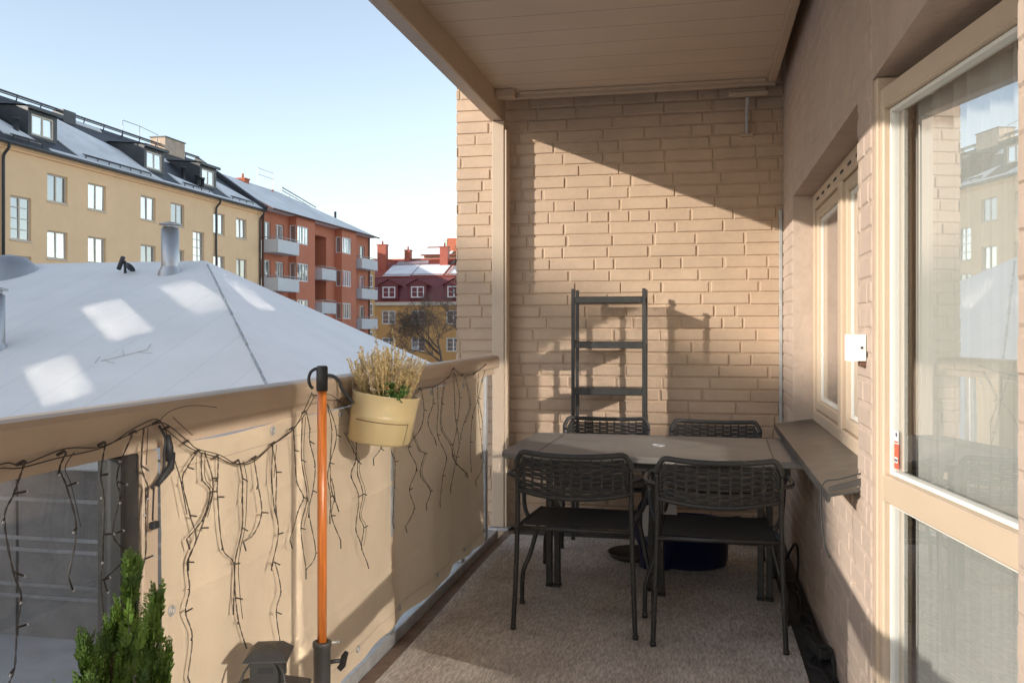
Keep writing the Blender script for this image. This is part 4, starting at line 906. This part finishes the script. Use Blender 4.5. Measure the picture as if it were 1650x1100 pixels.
for q in holes: window(Pf, *q, og, M['trim_white'], M['fg'] if R.random() < .5 else M['fg_dark'], (.5,) if q[3]-q[2] < 1.5 else (.35,), (), .09, .10)
for a,b_,c,e in loggia:
    Pl = Px(X0-1.0); w = MB(); w.quad(Pl(a,c,0),Pl(b_,c,0),Pl(b_,e,0),Pl(a,e,0)); w.build('recess_panel', M['orange_dark'], og)
    window(Px(X0-.86), a+.05, a+1.6, c+.1, c+1.75, og, M['trim_white'], M['fg'], (.55,), (), .09, .02, 'balcony_door')
for (y0, y1, fy) in ((62.2, 65.5, 64.3), (70.85, 74.1, 72.95)):
    XB = X0+.62; PB = Px(XB); hz = [(y0+.16, fy, zt-1.38, zt) for zt in (9.08, 6.25, 3.47)]
    w = MB(); w.wall(PB, y0, y1, GZ, 9.74, hz, .12)
    sh_ = [(XB-.56, XB-.06, zt-1.38, zt) for zt in (9.08, 6.25, 3.47)]; PL_ = Py(y0)
    w.wall(PL_, X0+.003, XB, GZ, 9.74, sh_, .12); w.quad((X0+.003,y1,GZ),(XB,y1,GZ),(XB,y1,9.74),(X0+.003,y1,9.74))
    bay = w.build('bay', M['orange'], og)
    for q in hz: window(PB, *q, bay, M['trim_white'], M['fg'] if R.random() < .6 else M['fg_dark'], (.25,.5,.75), (), .09, .04)
    for q in sh_: window(PL_, *q, bay, M['trim_white'], M['fg_dark'], (), (), .07, .04)
def balcony(y0, y1, zb, zt, proj):
    bb = MB(); xo = X0+proj; bb.box(X0+.01, xo-.02, y0+.02, y1-.02, zb, zb+.12); fl_ = bb.build('balcony', M['balc'], og)
    p = MB(); p.box(xo-.03, xo, y0, y1, zb+.02, zt); p.box(X0+.01, xo-.031, y0, y0+.03, zb+.02, zt); p.box(X0+.01, xo-.031, y1-.03, y1, zb+.02, zt); p.build('balcony_panel', M['balc'], fl_)
    r_ = MB(); zt2 = zt+.17
    for (a, b_) in (((xo-.015,y0,zt2),(xo-.015,y1,zt2)), ((X0+.02,y0+.01,zt2),(xo-.015,y0+.01,zt2)), ((X0+.02,y1-.01,zt2),(xo-.015,y1-.01,zt2))): r_.tube([a,b_], .03, 5)
    nn = int((y1-y0)/.6)
    for i in range(nn+1): y = y0+.01+(y1-y0-.02)*i/nn; r_.tube([(xo-.015,y,zt-.01),(xo-.015,y,zt2)], .018, 4)
    r_.build('balcony_rail', M['galv'], fl_)
for zt in (7.60, 4.88, 2.15): balcony(57.98, 61.35, zt-.93, zt, 1.25)
for zt in (6.10, 3.38, .66): balcony(66.35, 69.1, zt-.9, zt, .85)
for zt in (7.55, 4.85, 2.15): balcony(74.5, 78.4, zt-.92, zt, 1.0)
RQ = lambda y, t: (X0+.9-5.9*t, y, 9.78+3.2*t)
w = MB(); w.quad(RQ(57.92,0), RQ(79.0,0), RQ(70.5,1), RQ(57.92,1)); w.poly([RQ(79.0,0), (X0-11,79.0,9.78), RQ(70.5,1)]); w.quad(RQ(57.92,1), RQ(70.5,1), (X0-11,79.0,9.78), (X0-11,57.92,9.78)); w.quad(RQ(57.92,0),RQ(79,0),(X0-.2,79,9.72),(X0-.2,57.92,9.72)); w.build('roof', M['snow_far'], og)
w = MB(); w.tube([(X0+.93,57.95,9.74),(X0+.93,79,9.74)], .075, 6); w.tube([(X0+.10,78.6,9.7),(X0+.10,78.6,GZ)], .07, 6); w.tube([(X0+.10,58.0,9.7),(X0+.10,58.0,GZ)], .07, 6); w.build('gutter', M['orange_dark'], og)
for (y, x, z0_, z1_, s_) in ((64.0,-35.3,11.9,12.95,.36),(68.4,-35.0,11.6,12.35,.36)):
    w = MB(); w.box(x-s_, x+s_, y-s_, y+s_, z0_, z1_); cc = w.build('chimney', M['redbrick'], og)
    w = MB(); w.box(x-s_-.06, x+s_+.06, y-s_-.06, y+s_+.06, z1_+.001, z1_+.12); w.tube([(x,y,z1_+.1),(x,y,z1_+.5)], .09, 6); w.build('chimney_cap', M['redbrick'], cc)
w = MB()
for i in range(6): y = 69.8+i*1.3; w.tube([(-34.8+i*.02,y,12.75-i*.14),(-34.8,y,13.25-i*.16)], .04, 4)
w.tube([(-34.8,69.6,13.25),(-34.8,76.5,12.45)], .06, 5); w.tube([(-34.8,69.6,13.0),(-34.8,76.5,12.2)], .04, 5)
for y in (66.2,68.9): w.tube([(-35.2,y,12.8),(-35.2,y,14.3)], .03, 4)
w.tube([(-35.2,66.2,14.3),(-35.2,68.9,14.3)], .03, 4); w.tube([(-35.2,66.2,13.8),(-35.2,68.9,13.8)], .03, 4); w.build('roof_handrail', M['galv'], og)
w = MB(); w.tube([(-33.2,77.2,11.2),(-33.2,77.2,12.1)], .12, 6); w.build('roof_pipe', M['darkroof'], og)

# ---- ochre house with a dark red mansard roof
yl = thing('ochre_house', 'ochre house with a dark red mansard storey and snowy roof behind the bare tree', 'house', (-30, 101, GZ))
P = Py(100.0); hs = []
for x in (-37.1, -33.45, -29.15, -25.2): 
    for zt in (3.4, .2): hs.append((x, x+1.7, zt-1.62, zt))
w = MB(); w.wall(P, -44, -14, GZ, 4.0, hs, .2); w.build('wall', M['yellow'], yl)
for q in hs: window(P, *q, yl, M['trim_white'], M['fg_dark'], (.5,), (.33,.66), .12, .06)
w = MB(); w.box(-44, -14, 99.75, 100.2, 4.0, 4.4); w.build('cornice', M['trim_light'], yl)
ms = Py(100.15); w = MB(); ud = [(-37.0,-35.4),(-33.45,-31.85),(-29.0,-27.4),(-25,-23.4)]
w.wall(lambda u,v,w_: (u, 100.15+w_+(v-4.4)*.22, v), -44, -14, 4.4, 7.35, [], .1); w.build('mansard', M['mansard'], yl)
for (a, b_) in ud:
    w = MB(); w.box(a-.3, b_+.3, 99.95, 101.0, 4.75, 6.35); w.poly([(a-.55,99.9,6.35),(b_+.55,99.9,6.35),((a+b_)/2,99.9,7.05)]); do = w.build('dormer', M['mansard'], yl)
    w = MB(); c_ = (a+b_)/2
    for s in (-1,1): w.quad((c_,99.7,7.12),(c_,101.5,7.12),(c_+s*1.5,101.5,6.32),(c_+s*1.5,99.7,6.32))
    w.build('dormer_roof', M['redroof'], do); window(Py(99.93), a, b_, 4.9, 6.22, do, M['trim_white'], M['fg'], (.5,), (.5,), .13, .0)
w = MB(); w.quad((-44,99.95,4.42),(-14,99.95,4.42),(-14,100.3,4.62),(-44,100.3,4.62)); w.build('mansard_foot', M['redroof'], yl)
RY = lambda u, t, h=0: (u, 100.7+6*t, 7.35+2.45*t+h)
w = MB(); w.quad(RY(-44,0), RY(-14,0), RY(-14,1), RY(-44,1)); w.quad(RY(-44,1), RY(-14,1), (-14,112,7.3), (-44,112,7.3)); w.build('roof', M['redroof'], yl)
for poly_ in ([(-37.4,.03),(-33.9,.03),(-33.9,.70),(-37.4,.70)], [(-33.8,.06),(-29.9,.06),(-29.9,.62),(-31.5,.72),(-33.8,.7)], [(-29.6,.06),(-24,.06),(-24,.6),(-29.6,.6)], [(-37.2,.72),(-33,.74),(-33.2,.95),(-37.2,.93)], [(-30,.72),(-24,.74),(-24,.9),(-30,.9)]):
    w = MB(); w.poly([RY(u,t_,.10) for u,t_ in poly_]); w.build('roof_snow', M['snow_far'], yl)
w = MB()
for i in range(60): u = -38+i*.22; w.tube([RY(u,.66,.14), RY(u,.98,.14)], .035, 3, cap=False)
w.tube([RY(-44,.05,.25), RY(-14,.05,.25)], .05, 4); w.tube([RY(-44,1.0,.12), RY(-14,1.0,.12)], .14, 5); w.build('roof_seams', M['redroof'], yl)
w = MB()
for s in (0,.42): w.tube([RY(-29.6+s,.05,.2), RY(-29.6+s,.9,.2)], .04, 4)
for i in range(9): w.tube([RY(-29.6,.1+i*.09,.2), RY(-29.18,.1+i*.09,.2)], .03, 4)
w.build('roof_ladder', M['redroof'], yl)
for (a, b_, z0_, z1_, y) in ((-36.35,-35.65,9.2,11.0,106.0),(-31.3,-30.3,8.6,11.2,104.5),(-39.0,-37.9,8.5,11.5,103.5)):
    w = MB(); w.box(a, b_, y, y+.9, z0_, z1_); cc = w.build('chimney', M['redroof'], yl); w = MB(); w.box(a-.08, b_+.08, y-.08, y+.98, z1_+.001, z1_+.12); w.tube([((a+b_)/2,y+.4,z1_+.1),((a+b_)/2,y+.4,z1_+.55)], .12, 6); w.build('chimney_cap', M['redroof'], cc)
w = MB(); w.box(-37.5, -30.85, 78.85, 81.2, GZ, 6.9); wg = w.build('wing', M['yellow'], yl)
w = MB(); w.box(-37.6, -30.7, 78.8, 81.3, 6.901, 7.1); w.build('wing_roof', M['mansard'], wg)
for zt in (6.4, 3.7, 1.0): window(lambda u,v,w_: (-30.84-w_*.01, u, v), 79.2, 80.6, zt-1.2, zt, wg, M['trim_white'], M['fg_dark'], (.5,), (.5,), .12, .0)
# ---- house with green gable behind it
gh = thing('green_gabled_house', 'rear house with a pale green gable and a pale green vent above the red roofs', 'house', (-30, 118, GZ))
w = MB(); w.box(-37, -27, 116, 124, GZ, 11.4); w.build('wall', M['palebrick'], gh)
w = MB(); w.quad((-37.3,115.5,11.3),(-33.0,115.5,11.3),(-33.0,119,12.6),(-37.3,119,12.6)); w.build('roof_snow', M['snow_far'], gh)
w = MB(); w.quad((-37.4,115.4,11.1),(-32.0,115.4,11.1),(-32.0,119.2,12.7),(-37.4,119.2,12.7)); w.build('roof', M['redroof'], gh)
w = MB(); w.box(-34.0, -30.4, 117, 121, 11.3, 13.6); w.build('attic', M['redbrick'], gh)
w = MB(); w.box(-34.4, -33.95, 117, 121, 11.3, 13.4); w.lathe(-32.4,118,[(.34,13.5),(.34,15.0),(.5,15.05),(.5,15.2),(0,15.25)],12); w.build('vent_tower', M['green'], gh)
w = MB(); w.poly([(-31.2,114,11.1),(-27.4,114,11.1),(-27.4,114,13.0),(-28.9,114,13.9),(-31.2,114,12.4)]); ga = w.build('gable', M['snow_far'], gh)
w = MB(); w.quad((-32.0,113.6,12.1),(-28.9,113.6,14.15),(-28.9,117,14.15),(-32.0,117,12.1)); w.quad((-28.9,113.6,14.15),(-25.8,113.6,12.1),(-25.8,117,12.1),(-28.9,117,14.15)); w.build('gable_roof', M['green'], ga)
w = MB()
for i in range(9):
    for j in range(6):
        if (i+j) % 2 == 0:
            x = -30.6+i*.38; z = 12.3+j*.26
            if z < 14.0-abs(x+28.9)*.62: w.quad((x-.19,113.98,z),(x,113.98,z-.13),(x+.19,113.98,z),(x,113.98,z+.13))
w.build('diamond_tiles', M['redroof'], ga); window(Py(113.97), -30.4, -28.9, 11.2, 12.3, ga, M['trim_white'], M['fg'], (.5,), (), .1, 0)

# ---- trees in front of the ochre house
def bare_tree(name, label, x, y, h, seed, spread, n0):
    r = random.Random(seed); tr_ = thing(name, label, 'tree', (x, y, GZ)); tk = MB(); cr = MB(); tips = []
    def grow(p, d, L, rad, lev, mb):
        pts = [p]; q = Vector(p); dd = Vector(d)
        for i in range(4):
            dd = (dd+Vector((r.gauss(0,.13), r.gauss(0,.13), r.gauss(.03,.08)))).normalized(); q = q+dd*L/4; pts.append(q.copy())
        mb.tube(pts, [rad*(1-.12*i) for i in range(5)], 6 if lev < 2 else 3, cap=False)
        if lev >= 7: return
        for k in range(r.choice((2,3,4) if lev > 0 else (n0,))):
            a = r.uniform(0, 2*PI); o = dd.orthogonal().normalized(); o = Matrix.Rotation(a, 3, dd) @ o
            nd = (dd+o*r.uniform(.45,.95)*spread).normalized(); st_ = pts[r.choice((2,3,4,4))]
            grow(st_, nd, L*r.uniform(.62,.84), max(.009, rad*.58), lev+1, tk if lev < 1 else cr)
    grow(Vector((x,y,GZ)), Vector((.02,0,1)), h*.25, .15, 0, tk)
    tk.build('trunk', M['bark'], tr_); cr.build('crown', M['bark'], tr_); return tr_
bare_tree('bare_tree', 'bare brown winter tree in front of the ochre house', -20.6, 70.0, 9.6, 11, 1.0, 6)
bare_tree('bare_tree', 'smaller bare tree close beside the brick wall', -16.8, 66.0, 9.0, 5, 1.0, 5)
pn = thing('pine_tree', 'dark green pine crown rising above the bare tree', 'tree', (-21, 80, GZ))
w = MB(); w.tube([(-20.6,80,GZ),(-20.5,80,4),(-20.7,80,8.2)], [.3,.2,.06], 7); w.build('trunk', M['bark'], pn)
w = MB(); r = random.Random(3)
for i in range(34):
    z = r.uniform(4.6, 8.8); a = r.uniform(0, 2*PI); L_ = r.uniform(.6, 2.1)*(1.1-abs(z-6.2)/4.5); c_ = Vector((-20.6+math.cos(a)*L_, 80+math.sin(a)*L_, z))
    for k_ in range(150):
        d = Vector((r.gauss(0,.42), r.gauss(0,.42), r.gauss(0,.20))); p = c_+d; e = Vector((r.gauss(0,1), r.gauss(0,1), r.gauss(.3,.7))).normalized(); s = e.orthogonal().normalized()*.035
        w.quad(p-s, p+s, p+e*.26+s*.3, p+e*.26-s*.3)
w.build('crown', M['pine'], pn)

# ---- unseen building shapes added behind the viewpoint to shade the low roof and the railing
nb = thing('shade_gable', 'unseen thin gabled wall behind the viewpoint, added to cast shade', 'house', (-29, -26, GZ))
w = MB(); w.prism([(-36.0,GZ),(-22.5,GZ),(-22.5,7.6),(-25.0,9.2),(-27.65,11.2),(-28.6,12.85),(-30.9,13.7),(-36.0,15.4)], lambda u, v, y: (u, y, v), -20, -21.5); w.build('wall', M['tan'], nb)
nb2 = thing('shade_block', 'unseen tall plain block behind the viewpoint, added to shade the low roof', 'apartment house', (-60, -26, GZ))
w = MB(); w.prism([(-98,-20),(-36.3,-20),(-49.5,-31.5),(-98,-31.5)], lambda u, v, z: (u, v, z), GZ, 25.5); w.build('wall', M['palebrick'], nb2)

nb3 = thing('shade_house', 'unseen plain house form behind the tan and terracotta houses, added to shade the ochre house', 'house', (-56, 77, GZ))  # hidden building form added only to keep the sun off the ochre house
w = MB(); w.prism([(-62,GZ),(-50,GZ),(-50,15.4),(-56,17.0),(-62,15.4)], lambda u, v, y: (u, y, v), 62, 92); w.build('wall', M['tan'], nb3)
# ================================================================== light, sky, camera
d = Vector((.752, .657, -.305)).normalized(); EL_ = math.asin(-d.z)
wd = bpy.data.worlds.new('World'); S.world = wd; wd.use_nodes = True; N = wd.node_tree.nodes; L = wd.node_tree.links
sk = N.new('ShaderNodeTexSky'); sk.sky_type = 'NISHITA'; sk.sun_disc = False; sk.sun_elevation = EL_; sk.sun_rotation = math.atan2(-d.x, -d.y)
sk.air_density = 1.0; sk.dust_density = .4; sk.ozone_density = 1.0
hs_ = N.new('ShaderNodeHueSaturation'); hs_.inputs['Saturation'].default_value = .70; hs_.inputs['Value'].default_value = 1.9
L.new(sk.outputs[0], hs_.inputs['Color']); L.new(hs_.outputs[0], N['Background'].inputs[0]); N['Background'].inputs[1].default_value = .15
sl = bpy.data.lights.new('sun', 'SUN'); sl.energy = 5.0; sl.angle = math.radians(.53); sl.color = (1.0, .92, .80)
so = bpy.data.objects.new('sun', sl); COL.objects.link(so); so.rotation_euler = d.to_track_quat('-Z', 'Y').to_euler(); so.location = (-20, -20, 30)
cam = bpy.data.cameras.new('camera'); co_ = bpy.data.objects.new('camera', cam); COL.objects.link(co_); S.camera = co_
co_.location = (0, 0, 1.28); co_.rotation_euler = (PI/2, 0, math.atan(305/1432)); cam.sensor_width = 36; cam.lens = 36*1432/1650; cam.shift_y = -21/1650; cam.clip_start = .05; cam.clip_end = 2000
S.view_settings.view_transform = 'Standard'; S.view_settings.look = 'None'; S.view_settings.exposure = 0; S.view_settings.gamma = 1
S.render.engine = 'CYCLES'; cy = S.cycles
cy.caustics_reflective = True; cy.caustics_refractive = False; cy.blur_glossy = 0; cy.use_guiding = True; cy.use_surface_guiding = True; cy.guiding_training_samples = 128
cy.sample_clamp_indirect = 0; cy.use_adaptive_sampling = False; cy.max_bounces = 8; cy.diffuse_bounces = 4; cy.glossy_bounces = 4; cy.transparent_max_bounces = 12
cy.use_denoising = True; cy.denoiser = 'OPENIMAGEDENOISE'
for o in list(bpy.data.objects):
    if 'world_parts' in o: del o['world_parts']
